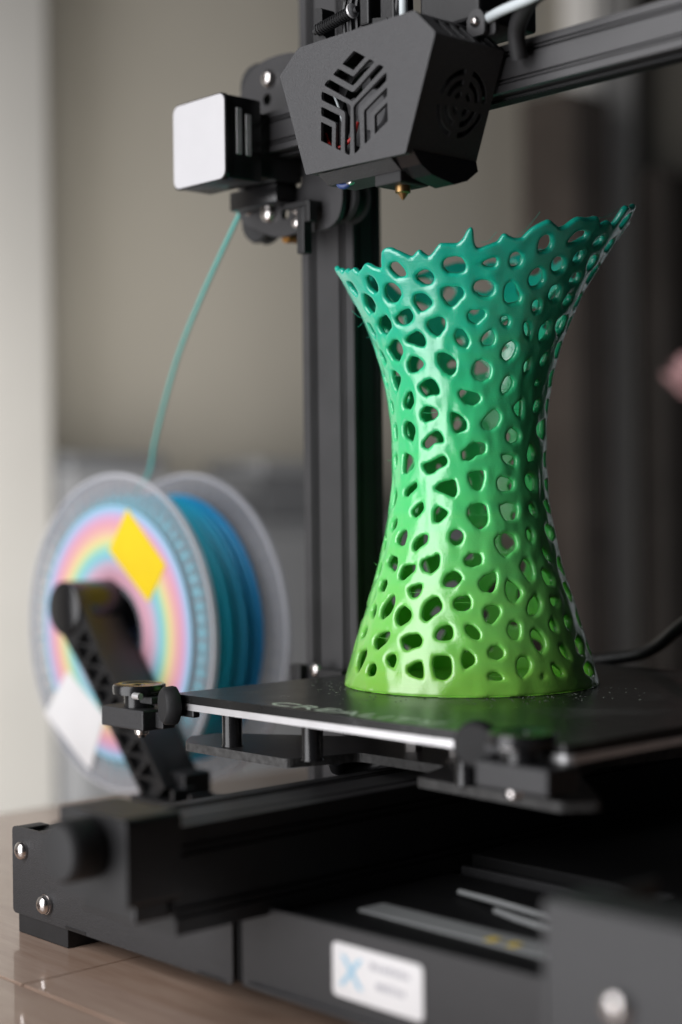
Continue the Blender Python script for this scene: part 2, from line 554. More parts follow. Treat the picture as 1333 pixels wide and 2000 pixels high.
t = thing('sideboard', 'low grey sideboard with stacked boxes behind the filament spool', 'sideboard', (-1300, 1100, -760))
bm = bmesh.new(); box(bm, (-1398, 772, -700), (-1250, 1560, 170), 3); finish('body', bm, M['grey_paint'], t)
for y0 in (776, 1038, 1300):
    bm = bmesh.new(); box(bm, (-1250, y0, -690), (-1238, y0 + 256, 150), 2); d = finish('door_panel', bm, M['grey_paint'], t)
    bm = bmesh.new(); cyl(bm, (-1238, y0 + 235, -60), (-1224, y0 + 235, -60), 9, 14); finish('handle', bm, M['grey_dark'], d)
for i, (y0, y1, z1, mk, lab) in enumerate(((776, 930, 268, 'grey_paint', 'pale grey box at the spool-side end of the sideboard top'),
                                     (936, 1105, 235, 'grey_dark', 'dark grey box in the middle of the sideboard top'),
                                     (1112, 1330, 262, 'grey_dark', 'wide dark grey box on the sideboard beside the printer upright'))):
    bm = bmesh.new()
    box(bm, (-1390, y0, 171), (-1262, y1, z1 - 22), 2)
    b = tag(finish('storage_box', bm, M[mk]), lab, 'box', 'boxes on the sideboard')
    bm = bmesh.new(); box(bm, (-1393, y0 - 2, z1 - 21), (-1258, y1 + 2, z1), 2); finish('lid', bm, M['grey_dark' if mk == 'grey_paint' else 'grey_paint'], b)

t = thing('brown_cupboard', 'tall dark brown cupboard standing behind the vase rim', 'cupboard', (-1330, 1920, -760))
bm = bmesh.new(); box(bm, (-1399, 1868, -760), (-1285, 1978, 948), 3); finish('body', bm, M['brown_wood'], t)
bm = bmesh.new(); box(bm, (-1284, 1872, -740), (-1270, 1974, 940), 2); d = finish('door', bm, M['brown_wood'], t)
bm = bmesh.new(); cyl(bm, (-1270, 1892, 120), (-1255, 1892, 120), 7, 12); finish('handle', bm, M['black_wood'], d)
t = thing('door_casing', 'pale grey upright casing between the two dark cupboards', 'door casing', (-1370, 2040, -760))
bm = bmesh.new(); box(bm, (-1399, 1990, -760), (-1330, 2128, 1990), 3); finish('casing_board', bm, M['grey_post'], t)
bm = bmesh.new(); box(bm, (-1329.5, 2010, -700), (-1322, 2024, 1980), 2); finish('bead', bm, M['grey_post'], t)
t = thing('black_cupboard', 'near black cupboard at the right edge of the picture', 'cupboard', (-1330, 2350, -760))
bm = bmesh.new(); box(bm, (-1399, 2140, -760), (-1285, 2700, 838), 3); finish('body', bm, M['black_wood'], t)
for y0 in (2145, 2424):
    bm = bmesh.new(); box(bm, (-1284, y0, -740), (-1270, y0 + 271, 830), 2); d = finish('door', bm, M['black_wood'], t)
    bm = bmesh.new(); cyl(bm, (-1270, y0 + 240, 120), (-1255, y0 + 240, 120), 7, 12); finish('handle', bm, M['brown_wood'], d)

# pink bloom at the right edge
FL = Vector((-455, 1069, 322))
t = thing('flower', 'pink blossom on a dark stem at the right edge of the picture', 'flower', (FL.x, FL.y, -760))
bm = bmesh.new(); tube(bm, [(FL.x + 20, FL.y + 60, -760), (FL.x + 12, FL.y + 40, -300), FL + Vector((0, 10, -20))], 4, 8); finish('stem', bm, M['leaf'], t)
rnd = random.Random(4)
for k in range(14):
    bm = bmesh.new()
    bmesh.ops.create_uvsphere(bm, u_segments=10, v_segments=7, radius=1)
    a = 2.4 * k; el = 0.2 + 1.1 * k / 14
    for v in bm.verts:
        v.co = Vector((v.co.x * 20, v.co.y * 3.5 + 0.25 * v.co.x ** 2 * 6, v.co.z * 24 + 14))
    mt = Matrix.Rotation(a, 3, 'Z') @ Matrix.Rotation(el - 1.2, 3, 'X')
    for v in bm.verts: v.co = mt @ (v.co + Vector((0, 10 - 6 * k / 14, 0)))
    finish('petal', bm, M['petal'], t, FL, None, 60)

# table: wide boards with dark joints
t = thing('table', 'varnished brown wooden table carrying the printer', 'table', (0, 0, -40))
bm = bmesh.new(); box(bm, (-310, -190, -40), (900, 560, -3.2), 1.5); finish('table_top', bm, M['joint'], t)
XE = [-310, 22, 420, 900]
for y0, y1, xs in ((-190, -95.6, [-310, 240, 900]), (-94.4, 560, XE)):
    for x0, x1 in zip(xs, xs[1:]):
        bm = bmesh.new(); box(bm, (x0 + 0.45, y0, -3.1), (x1 - 0.45, y1, 0), 0.35, 2); finish('plank', bm, M['wood'], t)
for x, y in ((-280, -160), (870, -160), (-280, 530), (870, 530)):
    bm = bmesh.new(); cyl(bm, (x, y, -760), (x, y, -40), 18, 16); finish('leg', bm, M['black_wood'], t)

# ------------------------------------------------------------------ printer
PR = thing('printer', 'black desktop 3D printer with the green vase standing on its bed', '3d printer', (110, 100, 0))
BY = -52.4
# base
bm = bmesh.new()
box(bm, (-53.5, BY + 2.2, 10), (-16, 330, 46.5), 0.6)
box(bm, (236, BY + 40, 10), (273.5, 330, 46.5), 0.6)
box(bm, (-16.5, 62, 10), (236.5, 330, 46), 0.6)
box(bm, (-16.5, BY + 2.2, 10), (110.5, 61.5, 45), 0.6)
base = finish('base_housing', bm, M['shaded'], PR)
# folded front plate with lip and notches
bm = bmesh.new()
out = rrect(-54, 9, 108, 49, 2.2)
plate(bm, out, [], XZ(BY), XZ(BY + 2))
box(bm, (-52, BY + 2.05, 47.2), (-44, BY + 14, 49), 0.4)
box(bm, (-36, BY + 2.05, 46.6), (107, BY + 14, 48.6), 0.4)
fp = finish('front_plate', bm, M['powder'], base, smooth=40)
screw(base, (-44.9, BY, 38.8), 4.3)
screw(base, (-25.1, BY - 1.1, 17.5), 4.3)
bm = bmesh.new(); lathe(bm, [(2, 0), (4.6, 0), (4.7, 0.5), (4.6, 1.1), (2, 1.1)], (0, -1, 0), (-25.1, BY, 17.5), 24); finish('washer', bm, M['steel'], base, smooth=40)
for x0, x1 in ((-10, 6), (86, 103)):
    bm = bmesh.new(); box(bm, (x0, BY - 0.25, 9.2), (x1, BY + 0.5, 10.6), 0.1); finish('notch', bm, M['plastic'], base)
for x0, y0 in ((-51, BY + 1), (225, -10), (-51, 280), (225, 280)):
    bm = bmesh.new(); box(bm, (x0, y0, 0), (x0 + 41, y0 + 42, 9.6), 0.6); finish('foot', bm, M['rubber'], base)
# tool drawer, open above, with a label on its front
bm = bmesh.new()
DY = BY + 0.5
prism(bm, rounded([(113.5, 10), (266, 10), (266, 44.5), (113.5, 42.5)], 1.2), XZ(DY), XZ(DY + 2))
box(bm, (113.5, DY + 2.05, 10), (115.5, 58, 42), 0.3)
box(bm, (264, DY + 2.05, 10), (266, 58, 42), 0.3)
box(bm, (115.6, DY + 2.05, 10), (263.9, 58, 12), 0.3)
box(bm, (115.6, 55, 12), (263.9, 58, 42), 0.3)
box(bm, (118, DY - 1.6, 10.5), (262, DY - 0.1, 12.5), 0.3)
dr = finish('tool_drawer', bm, M['powder'], PR)
bm = bmesh.new(); plate(bm, rrect(166, 18, 212, 37.6, 2.2), [], XZ(DY - 0.35), XZ(DY)); st = finish('label_sticker', bm, M['bright_sticker'], dr)
bm = bmesh.new()
for s in (1, -1):
    p = [(174.5 - 5 * s, 22.5), (177 - 5 * s, 22.5), (177.5 + 4.5 * s, 33.5), (175 + 4.5 * s, 33.5)]
    plate(bm, p, [], XZ(DY - (0.45 if s > 0 else 0.52)), XZ(DY - 0.3))
finish('logo_print', bm, M['blue_print'], dr)
bm = bmesh.new()
rnd = random.Random(2)
for zz, x0, x1 in ((31.2, 186, 205), (24.6, 189, 203)):
    x = x0
    while x < x1:
        w = rnd.uniform(0.7, 1.5); h = rnd.uniform(1.6, 2.6)
        box(bm, (x, DY - 0.5, zz), (x + w, DY - 0.32, zz + h))
        x += w + rnd.uniform(0.5, 1.1)
finish('line_print', bm, M['grey_print'], dr)
# display bracket at the right
bm = bmesh.new()
prism(bm, rrect(300, 20, 380, 83, 2), XZ(-92), XZ(-90))
box(bm, (300.5, -89.9, 81), (380, -72, 83), 0.6)
box(bm, (300.2, -89.8, 20), (302, -40, 80.5), 0.3)
box(bm, (272, -44, 20), (303, -40, 44), 0.3)
br = finish('display_bracket', bm, M['powder'], PR)
screw(br, (326.5, -92, 57.6), 4.6)
# Y rail and belt tensioner
bm = bmesh.new()
prof = [(90 + a, 40.5 + b) for a, b in channel(40, 39.5, 'trl')]
prism(bm, prof, XZ(-96), XZ(335))
rail = finish('bed_rail', bm, M['plastic'], PR)
bm = bmesh.new()
prism(bm, rounded([(88.5, 54), (131.2, 54), (131.2, 86), (88.5, 86)], 2.5), XZ(-118), XZ(-94))
box(bm, (93, -112, 47), (127, -96.5, 54), 1.0)
tb = finish('belt_tensioner', bm, M['plastic'], PR)
bm = bmesh.new()
lathe(bm, [(0, 15.5), (6, 15.4), (9.6, 15.0), (10.8, 13.8), (11.2, 12), (11.2, 2.0), (10.2, 0.5), (0, 0.4)], (0, -1, 0), (110, -118, 73.5), 40,
      lambda k, a, r: r * (1 - 0.025 * (1 if (3 <= k <= 5 and math.sin(20 * a) > 0.3) else 0)))
finish('tension_knob', bm, M['rubber'], tb, smooth=35)
# carriage plate, H-shaped, with roughly cut rim
HP = [(2, 6), (74, 6), (84, 40), (136, 40), (146, 12), (222, 10), (232, 22), (180, 70), (170, 100), (180, 150), (228, 196), (220, 208), (146, 206), (136, 178),
      (84, 178), (74, 206), (4, 208), (-8, 198), (42, 150), (50, 100), (42, 70), (-10, 36), (-12, 20)]
bm = bmesh.new()
plate(bm, rounded(HP, 3), [], XY(83), XY(87))
me_faces = bm.faces
for f in bm.faces:
    f.normal_update()
    f.material_index = 1 if abs(f.normal.z) < 0.5 else 0
cp = finish('carriage_plate', bm, [M['plastic'], M['cut_edge']], PR)
for x, y in ((27, 14), (84, 12), (172, 14), (206, 26), (16, 194), (206, 194)):
    bm = bmesh.new(); lathe(bm, [(0, 87), (5.0, 87.05), (4.6, 88), (4.6, 101), (5.0, 103), (0, 103.1)], (0, 0, 1), (x, y, 0), 20); finish('spacer_post', bm, M['gloss'], cp, smooth=40)
for x, y in ((97, 60), (123, 60), (110, 150)):
    bm = bmesh.new(); cyl(bm, (x, y, 81.5), (x, y, 92), 4.2, 6, 0.6); finish('axle_nut', bm, M['steel'], cp)
bm = bmesh.new(); tube(bm, [(64, 44, 82), (58, 52, 76), (62, 66, 75), (74, 70, 79), (80, 60, 76)], 4.0, 8); finish('cable_clamp', bm, M['plastic'], cp, smooth=60)
# bed: aluminium heater plate, glass sheet, lettering
bm = bmesh.new(); plate(bm, rrect(0, 0, 235, 235, 4), [], XY(103.2), XY(106.2)); bed = finish('print_bed', bm, M['alu'], PR, smooth=40)
bm = bmesh.new(); plate(bm, rrect(0.4, 0.4, 234.6, 234.6, 4), [], XY(106.25), XY(110)); finish('glass_sheet', bm, M['build_glass'], bed, smooth=40)
bm = text_bm('CREALITY', 100, 9.5, 0.06, lambda a, b, c=0: Vector((63 + a, 4.0 + b, 110.02 + c)))
finish('lettering', bm, M['bed_letter'], bed)
# corner clamps
def clamp(x, y, z, sg, big):
    bm = bmesh.new()
    box(bm, (x - 17, y - 9, z), (x + 17, y + 9, z + 9.6), 0.8)
    box(bm, (x + sg * 17 - 6 * (sg < 0), y - 2, z + 1), (x + sg * 17 + 6 * (sg > 0), y + 5, z + 8.5), 0.5)
    c = finish('bed_clamp', bm, M['powder'], PR)
    xp = x + sg * 2
    bm = bmesh.new(); lathe(bm, [(0, z + 9.6), (7.2, z + 9.6), (7.2, z + 15.5), (12.3, z + 16), (12.5, z + 17), (12.5, z + 19.8), (12.0, z + 20.4), (9, z + 20.5), (8.4, z + 20.1), (3, z + 20), (2.6, z + 18.5), (0, z + 18.5)], (0, 0, 1), (xp, y, 0), 32)
    finish('clamp_post', bm, M['gloss'], c, smooth=40)
    bm = bmesh.new(); box(bm, (xp + sg * 8 - 7, y - 4, z + 12), (xp + sg * 8 + 7, y + 6, z + 15.4), 0.6); finish('clamp_arm', bm, M['powder'], c)
    bm = bmesh.new(); cyl(bm, (xp + 12 - 10 * big - 2.5, y - 9.8, z + 16.3), (xp + 12 - 10 * big + 2.5, y - 9.8, z + 16.3), 1.6, 12); finish('steel_pin', bm, M['alu'], c)
    bm = bmesh.new(); lathe(bm, [(0, 0), (7, 0.2), (8.6, 1.0), (9.0, 2.4), (8.6, 6.4), (7.4, 7.6), (0, 7.7)], ((-0.35, -0.94, 0) if sg > 0 else (0.45, -0.9, 0)), (x + (33.5 if sg > 0 else -29), y - 1 + 8 * big, z + 13.0), 32); finish('rubber_pad', bm, M['rubber'], c, smooth=40)
    bm = bmesh.new(); box(bm, (x + (38 if sg > 0 else -34) - 7, y - 1 + 8 * big, z + 8), (x + (38 if sg > 0 else -34) + 7, y + 3 + 8 * big, z + 12), 0.8); finish('lever', bm, M['plastic'], c)
    bm = bmesh.new(); lathe(bm, [(0, 0), (3.4, 0), (3.5, 1), (3.2, 3.0), (2.0, 3.6), (1.6, 4.6), (0, 4.8)], (0, 0, -1), (x + sg * 5, y - 1, z), 24); finish('nut', bm, M['steel'], c, smooth=40)
clamp(-28.6, 1.0, 92.0, 1, 0)
clamp(221, -7, 93.8, -1, 1)
bm = bmesh.new(); tube(bm, [(20, 238, 107), (58, 245, 111), (84, 250, 117), (112, 245, 134), (150, 250, 160), (190, 270, 165)], 3.6, 10); finish('bed_cable', bm, M['plastic'], PR, smooth=60)

# uprights
for x0 in (-47.0, 227.0):
    bm = bmesh.new()
    prism(bm, [(x0 + a, 124.7 + b) for a, b in channel(40, 20, 'br')], XY(46.6), XY(640))
    finish('upright', bm, M['anodised'], PR)
bm = bmesh.new(); box(bm, (-52, 117, 104), (-2, 124, 109), 0.8); box(bm, (-46, 112, 103), (-38, 118, 112), 0.6); box(bm, (-24, 112, 105), (-6, 118, 111), 0.6)
ub = finish('upright_bracket', bm, M['plastic'], PR); screw(ub, (-30, 116.9, 109.6), 3.6)
bm = bmesh.new(); box(bm, (-70, 116, 612), (290, 156, 632), 1); finish('top_bar', bm, M['anodised'], PR)

# cross beam
GY, GZ = 78.3, 373.2
bm = bmesh.new()
prism(bm, [(GY + a, GZ + b) for a, b in channel(20, 20, 'lb')], YZ(-30), YZ(330))
beam = finish('cross_beam', bm, M['anodised'], PR)
bm = bmesh.new()
box(bm, (-20, GY + 6.5, GZ - 1.4), (330, GY + 13.5, GZ - 0.6))
x = -10
while x < 320:
    box(bm, (x, GY + 6.5, GZ - 2.0), (x + 1.05, GY + 13.5, GZ - 1.38)); x += 2.0
tag(finish('drive_belt', bm, M['rubber'], beam), kind='stuff')
# gantry plate
GP = [(-69, 360), (-70, 352), (-66, 346), (-57, 342.5), (-47, 338), (-40, 335.5), (-32, 335), (-20, 336.5), (-8, 334.5), (2, 335), (9, 338.5), (12, 346), (12.2, 358), (12, 405),
      (-12, 424), (-24, 428.5), (-36, 429.5), (-48, 429), (-58, 425.5), (-65, 419), (-68, 412)]
bm = bmesh.new()
plate(bm, rounded(GP, 4, 3), [circ(-44.9, 408.1, 3.2), circ(-31.6, 346.7, 3.0), circ(-22.1, 361.9, 3.6)], XZ(100), XZ(103))
gp = finish('gantry_plate', bm, M['anodised'], PR, smooth=40)
for x, z, r in ((-42.6, 418.4, 4.6), (-43.9, 348.4, 4.8), (-21.6, 347.9, 3.3), (-21.7, 340.8, 3.3), (-60, 352, 2.6)):
    screw(gp, (x, 99.8, z), r)
for x, z in ((-63, 420), (-63, 348), (4, 350), (4, 412)):
    bm = bmesh.new(); lathe(bm, [(4, 0), (11, 0), (12, 2), (10.5, 4), (10.5, 7), (12, 9), (11, 11), (4, 11)], (0, 1, 0), (x, 106, z), 28); finish('wheel', bm, M['rubber'], gp, smooth=40)
bm = bmesh.new(); lathe(bm, [(0, 0), (3, 0), (3, 3), (2.6, 4), (2.6, 8), (0, 8)], (0, 1, 0), (-36, 104, 335.5), 20); finish('eccentric_nut', bm, M['bronze'], gp, smooth=40)
bm = bmesh.new(); box(bm, (-21, 90, 346), (-3, 99.8, 349), 0.5); box(bm, (-11.5, 90, 322.5), (-6, 96, 345.9), 0.6); box(bm, (-9, 90.5, 338), (-2.2, 96, 348.5), 0.5)
finish('limit_trigger', bm, M['plastic'], gp)
# limit switch cover with blank white sticker
bm = bmesh.new()
prism(bm, rrect(-58, 355.8, -15.6, 398.6, 4), XZ(48.8), XZ(51))
box(bm, (-57.2, 51.05, 356.6), (-16.4, 72, 397.8), 1.2)
box(bm, (-50, 72.05, 360), (-18, 99.5, 392), 1.0)
box(bm, (-60, 86, 350), (-22, 99.6, 360), 1.0)
lc = finish('switch_cover', bm, M['gloss'], PR, smooth=30)
bm = bmesh.new(); plate(bm, rrect(-57.4, 356.5, -16.2, 398.0, 4.2, 7), [], XZ(48.2), XZ(48.75)); finish('square_sticker', bm, M['white_sticker'], lc, smooth=40)
for y0 in (55.5, 61.5):
    bm = bmesh.new(); box(bm, (-16.35, y0, 369), (-15.6, y0 + 3.2, 392 - (y0 - 55) * .4), 0.2); finish('metal_contact', bm, M['alu'], lc)

# ------------------------------------------------------------------ print head
FYF = 33.3
OUT = [(55.9, 401.5), (128.9, 401.6), (141.1, 389.9), (122.9, 343.2), (59.9, 343.9), (43.0, 391.5)]
def logo_holes():
    """Three rhombi of a hexagon, each a small rhombus inside two nested chevrons."""
    C = Vector((91.5, 369.9))
    V = [Vector(p) for p in ((92.2, 392.6), (112.2, 381.0), (112.6, 358.4), (90.3, 347.0), (70.2, 357.4), (71.0, 380.8))]
    hs = []
    for k in (0, 2, 4):
        O, A, B = V[k], V[(k + 1) % 6], V[(k - 1) % 6]
        a, b = A - O, B - O
        P = lambda u, v: O + a * u + b * v
        def poly(q, r): return rounded([tuple(P(u, v)) for u, v in q], r, 3)
        e = 0.0
        hs.append(poly([(e, e), (0.36, e), (0.36, 0.36), (e, 0.36)], 0.5))
        for u0, u1 in ((0.475, 0.645), (0.765, 0.935)):
            hs.append(poly([(u0, e), (u1, e), (u1, u1), (e, u1), (e, u0), (u0, u0)], 0.9 if u1 < .8 else 1.5))
    return hs
PH = None
bm = bmesh.new()
plate(bm, rounded(OUT, 1.0, 2), logo_holes(), XZ(FYF), XZ(FYF + 1.6))
# rim turned back from the cover: left, top and lower walls
def wall_quad(bm, p, q, y0, y1, t):
    p, q = Vector(p), Vector(q)
    n = Vector((-(q - p).y, (q - p).x)).normalized() * t
    prism(bm, [tuple(p), tuple(q), tuple(q + n), tuple(p + n)], XZ(y0), XZ(y1))
y0, y1 = FYF + 1.65, 76
I = [(56.3, 401.2), (128.6, 401.2), (140.6, 389.8), (122.6, 343.6), (60.2, 344.3), (43.5, 391.4)]
wall_quad(bm, I[1], I[0], y0, y1, 1.2)
wall_quad(bm, I[0], I[5], y0, y1, 1.2)
wall_quad(bm, I[5], I[4], y0, y1, 1.2)
wall_quad(bm, I[4], I[3], y0, 44, 1.2)
PH = finish('print_head', bm, M['shroud'], PR)
# right wall with round grille; lies in the slanted plane through I[3], I[2]
o3 = Vector((I[3][0] + 0.3, 0, I[3][1])); up3 = (Vector((I[2][0] + 0.3, 0, I[2][1])) - o3); LEN = up3.length; up3.normalize()
nrm = Vector((up3.z, 0, -up3.x))
def SIDE(off): return lambda a, b: o3 + Vector((0, a, 0)) + up3 * b + nrm * off
def arc_slots():
    c = (58.6, 24.2); hs = []
    for r0, r1 in ((3.2, 5.6), (7.6, 10.2), (12.2, 14.6)):
        for q in range(4):
            a0 = R(90 * q + 5) + 0.8 / r0 * 1.2; a1 = R(90 * q + 85) - 0.8 / r0 * 1.2
            n = 10
            hs.append([(c[0] + r1 * math.cos(a0 + (a1 - a0) * i / n), c[1] + r1 * math.sin(a0 + (a1 - a0) * i / n)) for i in range(n + 1)] +
                      [(c[0] + r0 * math.cos(a1 + (a0 - a1) * i / n), c[1] + r0 * math.sin(a1 + (a0 - a1) * i / n)) for i in range(n + 1)])
    return hs
bm = bmesh.new()
plate(bm, [(FYF + 1.7, 0), (76.5, -0.5), (76, LEN), (FYF + 1.7, LEN)], arc_slots(), SIDE(0), SIDE(-1.2))
finish('side_grille', bm, M['shroud'], PH)
# bevelled top-right wall with cooling slots
o4 = Vector((I[2][0], 0, I[2][1])); u4 = Vector((I[1][0], 0, I[1][1])) - o4; L4 = u4.length; u4.normalize(); n4 = Vector((-u4.z, 0, u4.x)) * -1
def TOPB(off): return lambda a, b: o4 + Vector((0, a, 0)) + u4 * b + n4 * off
bm = bmesh.new()
slots = [[(y, 1.8), (y + 3.6, 1.8), (y + 3.6, L4 - 2.2), (y, L4 - 2.2)] for y in (43, 49.4, 55.8, 62.2, 68.6)]
plate(bm, [(FYF + 1.7, 0.1), (76, 0.1), (76, L4 - 0.1), (FYF + 1.7, L4 - 0.1)], slots, TOPB(0), TOPB(-1.2))
finish('slotted_bevel', bm, M['shroud'], PH)
# lower lip, duct, heater block, nozzle
bm = bmesh.new()
prism(bm, [(FYF + 2, 343.4), (FYF + 8, 339.0), (58, 339.0), (58, 343.4)], YZ(66), YZ(112))
finish('lower_lip', bm, M['shroud'], PH)
bm = bmesh.new()
prism(bm, [(FYF + 3, 345), (FYF + 8, 339.5), (48, 336), (62, 333.5), (70, 336), (77, 341), (76, 345)], YZ(112.5), YZ(124))
finish('air_duct', bm, M['gloss'], PH)
bm = bmesh.new(); box(bm, (95, 42, 334.2), (111, 60, 346), 0.8); finish('heater_block', bm, M['rubber'], PH)
bm = bmesh.new(); lathe(bm, [(0, 328.3), (0.5, 328.3), (2.4, 331.0), (3.4, 331.4), (3.4, 334.2), (0, 334.3)], (0, 0, 1), (104.5, 50, 0), 18); finish('nozzle', bm, M['brass'], PH, smooth=30)
bm = bmesh.new(); tube(bm, [(69, 44, 343.2), (72, 43, 338.6), (76, 44, 338.4), (79, 46, 342.5)], 1.4, 8); finish('blue_wire', bm, M['blue_wire'], PH, smooth=60)
bm = bmesh.new(); lathe(bm, [(0, 0), (2.0, 0.2), (2.4, 1.2), (2.0, 2.6), (0, 3)], (0, -1, 0), (78, 45, 340), 14); finish('thermistor_clip', bm, M['steel'], PH, smooth=40)
# hot-end fan seen through the logo
FC = Vector((94, 0, 368))
bm = bmesh.new()
plate(bm, rrect(FC.x - 21, FC.z - 21, FC.x + 21, FC.z + 21, 3), [circ(FC.x, FC.z, 19.2, 32)], XZ(42), XZ(52))
finish('fan_frame', bm, M['plastic'], PH, smooth=40)
bm = bmesh.new()
lathe(bm, [(0, 0), (8.6, 0.2), (9.4, 1.2), (9.4, 9), (0, 9)], (0, 1, 0), (FC.x, 41.5, FC.z), 28)
for k in range(7):
    a = 2 * math.pi * k / 7
    vs = []
    for r, sw in ((9, 0), (14, .16), (18.4, .34)):
        for da, yy in ((-.28, 42.6), (.0, 45.2), (.28, 49.5)):
            t_ = a + sw + da
            vs.append(Vector((FC.x + r * math.cos(t_), yy, FC.z + r * math.sin(t_))))
    A = [bm.verts.new(v) for v in vs]; B = [bm.verts.new(v + Vector((0, 0.8, 0))) for v in vs]
    for i in range(2):
        for j in range(2):
            q = [i * 3 + j, i * 3 + j + 1, i * 3 + j + 4, i * 3 + j + 3]
            bm.faces.new([A[w] for w in q]); bm.faces.new([B[w] for w in q][::-1])
finish('fan_rotor', bm, M['fan'], PH, smooth=50)
screw(PH, (76.5, 41.8, 383.5), 2.6); screw(PH, (110.5, 41.8, 386), 2.6)
bm = bmesh.new(); tube(bm, [(66, 40, 362), (72, 38, 355), (78, 38.5, 354), (84, 40, 358), (86, 41, 364)], 0.9, 8); finish('red_wire', bm, M['red_wire'], PH, smooth=60)
bm = bmesh.new(); tube(bm, [(68, 40, 385), (76, 39, 372), (80, 38.5, 360), (79, 40, 352)], 0.6, 8); finish('white_wire', bm, M['ptfe'], PH, smooth=60)
# carriage behind the shroud
bm = bmesh.new(); box(bm, (60, 66, 352), (126, 77.6, 404), 1); box(bm, (104, 62, 402), (139, 100, 428), 1.5); finish('head_carriage', bm, M['plastic'], PH)
bm = bmesh.new()
prism(bm, rounded([(133, 394), (143, 394), (143, 402), (140, 405.5), (136, 405.5), (133, 402)], 2), XZ(61), XZ(63)); prism(bm, rounded([(135, 394), (146, 394), (146, 401), (143, 404.5), (139, 404.5), (135, 401)], 2), XZ(64.5), XZ(66.5))
cb = finish('fitting_bracket', bm, M['anodised'], PH); screw(PH, (138, 60.8, 400), 2.2)
bm = bmesh.new(); tube(bm, [(96, 60, 402), (96.2, 60, 425), (95, 62, 460), (80, 80, 520)], 2.0, 12); finish('bowden_tube', bm, M['ptfe'], PH, smooth=60)
bm = bmesh.new(); tube(bm, [(134, 66, 400), (150, 62, 401.5), (175, 58, 402.2), (205, 60, 409), (240, 80, 430)], 2.1, 12); finish('bowden_tube', bm, M['ptfe'], PH, smooth=60)
bm = bmesh.new(); tube(bm, [(151, 74, 384), (153, 70, 394), (160, 66, 400), (170, 62, 404), (186, 64, 408), (215, 80, 425)], 3.8, 10); finish('wire_sleeve', bm, M['rubber'], PH, smooth=60)
# strain relief above the shroud: saddle, spring, loops
bm = bmesh.new()
prism(bm, rounded([(43, 404), (50, 404), (88, 404.5), (90, 412), (78, 414), (70, 411), (52, 409), (47, 414), (47, 426), (42, 427), (40.5, 412)], 1.5), XZ(56), XZ(64))
box(bm, (74, 54, 411), (80, 66, 430), 1); box(bm, (84, 57, 405), (93, 70, 424), 1)
cc = finish('cable_saddle', bm, M['plastic'], PH)
bm = bmesh.new()
pts = []
for i in range(0, 14 * 12 + 1):
    a = 2 * math.pi * i / 12; u = i / (14 * 12)
    pts.append((46 + 22 * u, 54 + 2.6 * math.cos(a), 415.4 + 3.0 * u + 2.6 * math.sin(a)))
tube(bm, pts, 0.42, 5, 1); cyl(bm, (44, 54, 415.1), (73, 54, 419), 1.6, 10)
finish('spring', bm, M['rubber'], PH, smooth=60)
for k in range(5):
    bm = bmesh.new(); tube(bm, [(58 + 4.2 * k, 60, 411), (60 + 4.2 * k, 58, 424), (64 + 4.2 * k, 60, 438), (60 + 4 * k, 66, 460)], 1.1, 6); finish('wire', bm, M['plastic'], PH, smooth=60)
bm = bmesh.new(); lathe(bm, [(0, 0), (2.4, 0), (3.4, .6), (3.4, 1.6), (0, 1.8)], (-1, 0, -.12), (71, 53.6, 419), 18); finish('spring_knob', bm, M['alu'], PH, smooth=40)
bm = bmesh.new(); tube(bm, [(84, 60, 408), (92, 60, 414), (93, 60, 426), (86, 60, 436)], 2.2, 8); finish('cable_loop', bm, M['plastic'], PH, smooth=60)

# loose steel rule and oddments lying in the open drawer
bm = bmesh.new(); box(bm, (150, -24, 40.2), (262, -11, 41.4), 0.2)
rl = tag(finish('rule', bm, M['tie']), 'pale rule lying across the open tool drawer', 'ruler')
for x in (214, 224):
    bm = bmesh.new(); box(bm, (x, -23, 41.42), (x + 4, -18, 41.6)); finish('yellow_mark', bm, M['yellow_sticker'], rl)
bm = bmesh.new(); box(bm, (116, -40, 12.1), (262, 50, 40), 1); tag(finish('tool_box', bm, M['shaded']), 'black box filling the open tool drawer under the rule', 'box')
for i, (p, lab) in enumerate((([(190, 10, 41.6), (205, 4, 42.6), (222, 2, 42.2), (240, 0, 42)], 'pale cable tie lying behind the rule near the drawer end'),
                    ([(160, 22, 41.6), (185, 16, 43), (210, 14, 42.4), (218, 12, 42)], 'pale cable tie lying further back in the drawer'))):
    bm = bmesh.new(); tube(bm, p, 1.2, 8); tag(finish('cable_tie', bm, M['tie'], None, (0, 0, 0), None, 60), lab, 'cable tie', 'cable ties in the drawer')

# ------------------------------------------------------------------ filament spool and its holder
SX, SY, SZ = -231.0, 129.0, 118.0
SP = thing('filament_spool', 'clear plastic spool of teal and blue filament with a rainbow ring label', 'filament spool', (SX, SY + 28, SZ - 98))
SW = 56.0
for y0, sg in ((SY, 1), (SY + SW, -1)):
    bm = bmesh.new()
    lathe(bm, [(27, 0), (96.4, 0), (96.4, 2.9), (27, 2.8), (27, 0)], (0, 1, 0), (0, 0, 0), 96)
    fl = finish('flange', bm, M['clear'], SP, (SX, y0, SZ), None, 35)
    bm = bmesh.new(); lathe(bm, [(96.6, 0.2), (98.9, 0.6), (99.2, 2.0), (98.9, 3.6), (96.6, 3.9), (96.6, 0.2)], (0, 1, 0), (0, 0, 0), 96); finish('rim', bm, M['clear_rim'], fl, (SX, y0, SZ), None, 40)
    bm = bmesh.new()
    for k in range(48):
        a = 2 * math.pi * k / 48
        x, z = math.cos(a), math.sin(a)
        b2 = bmesh.new(); box(b2, (83, -0.5, -0.5), (94, 0.05, 0.5)); bmesh.ops.rotate(b2, cent=(0, 0, 0), matrix=Matrix.Rotation(a, 3, 'Y'), verts=b2.verts); merge(bm, b2)
    tag(finish('rib', bm, M['clear'], fl, (SX, y0, SZ)), kind='stuff')
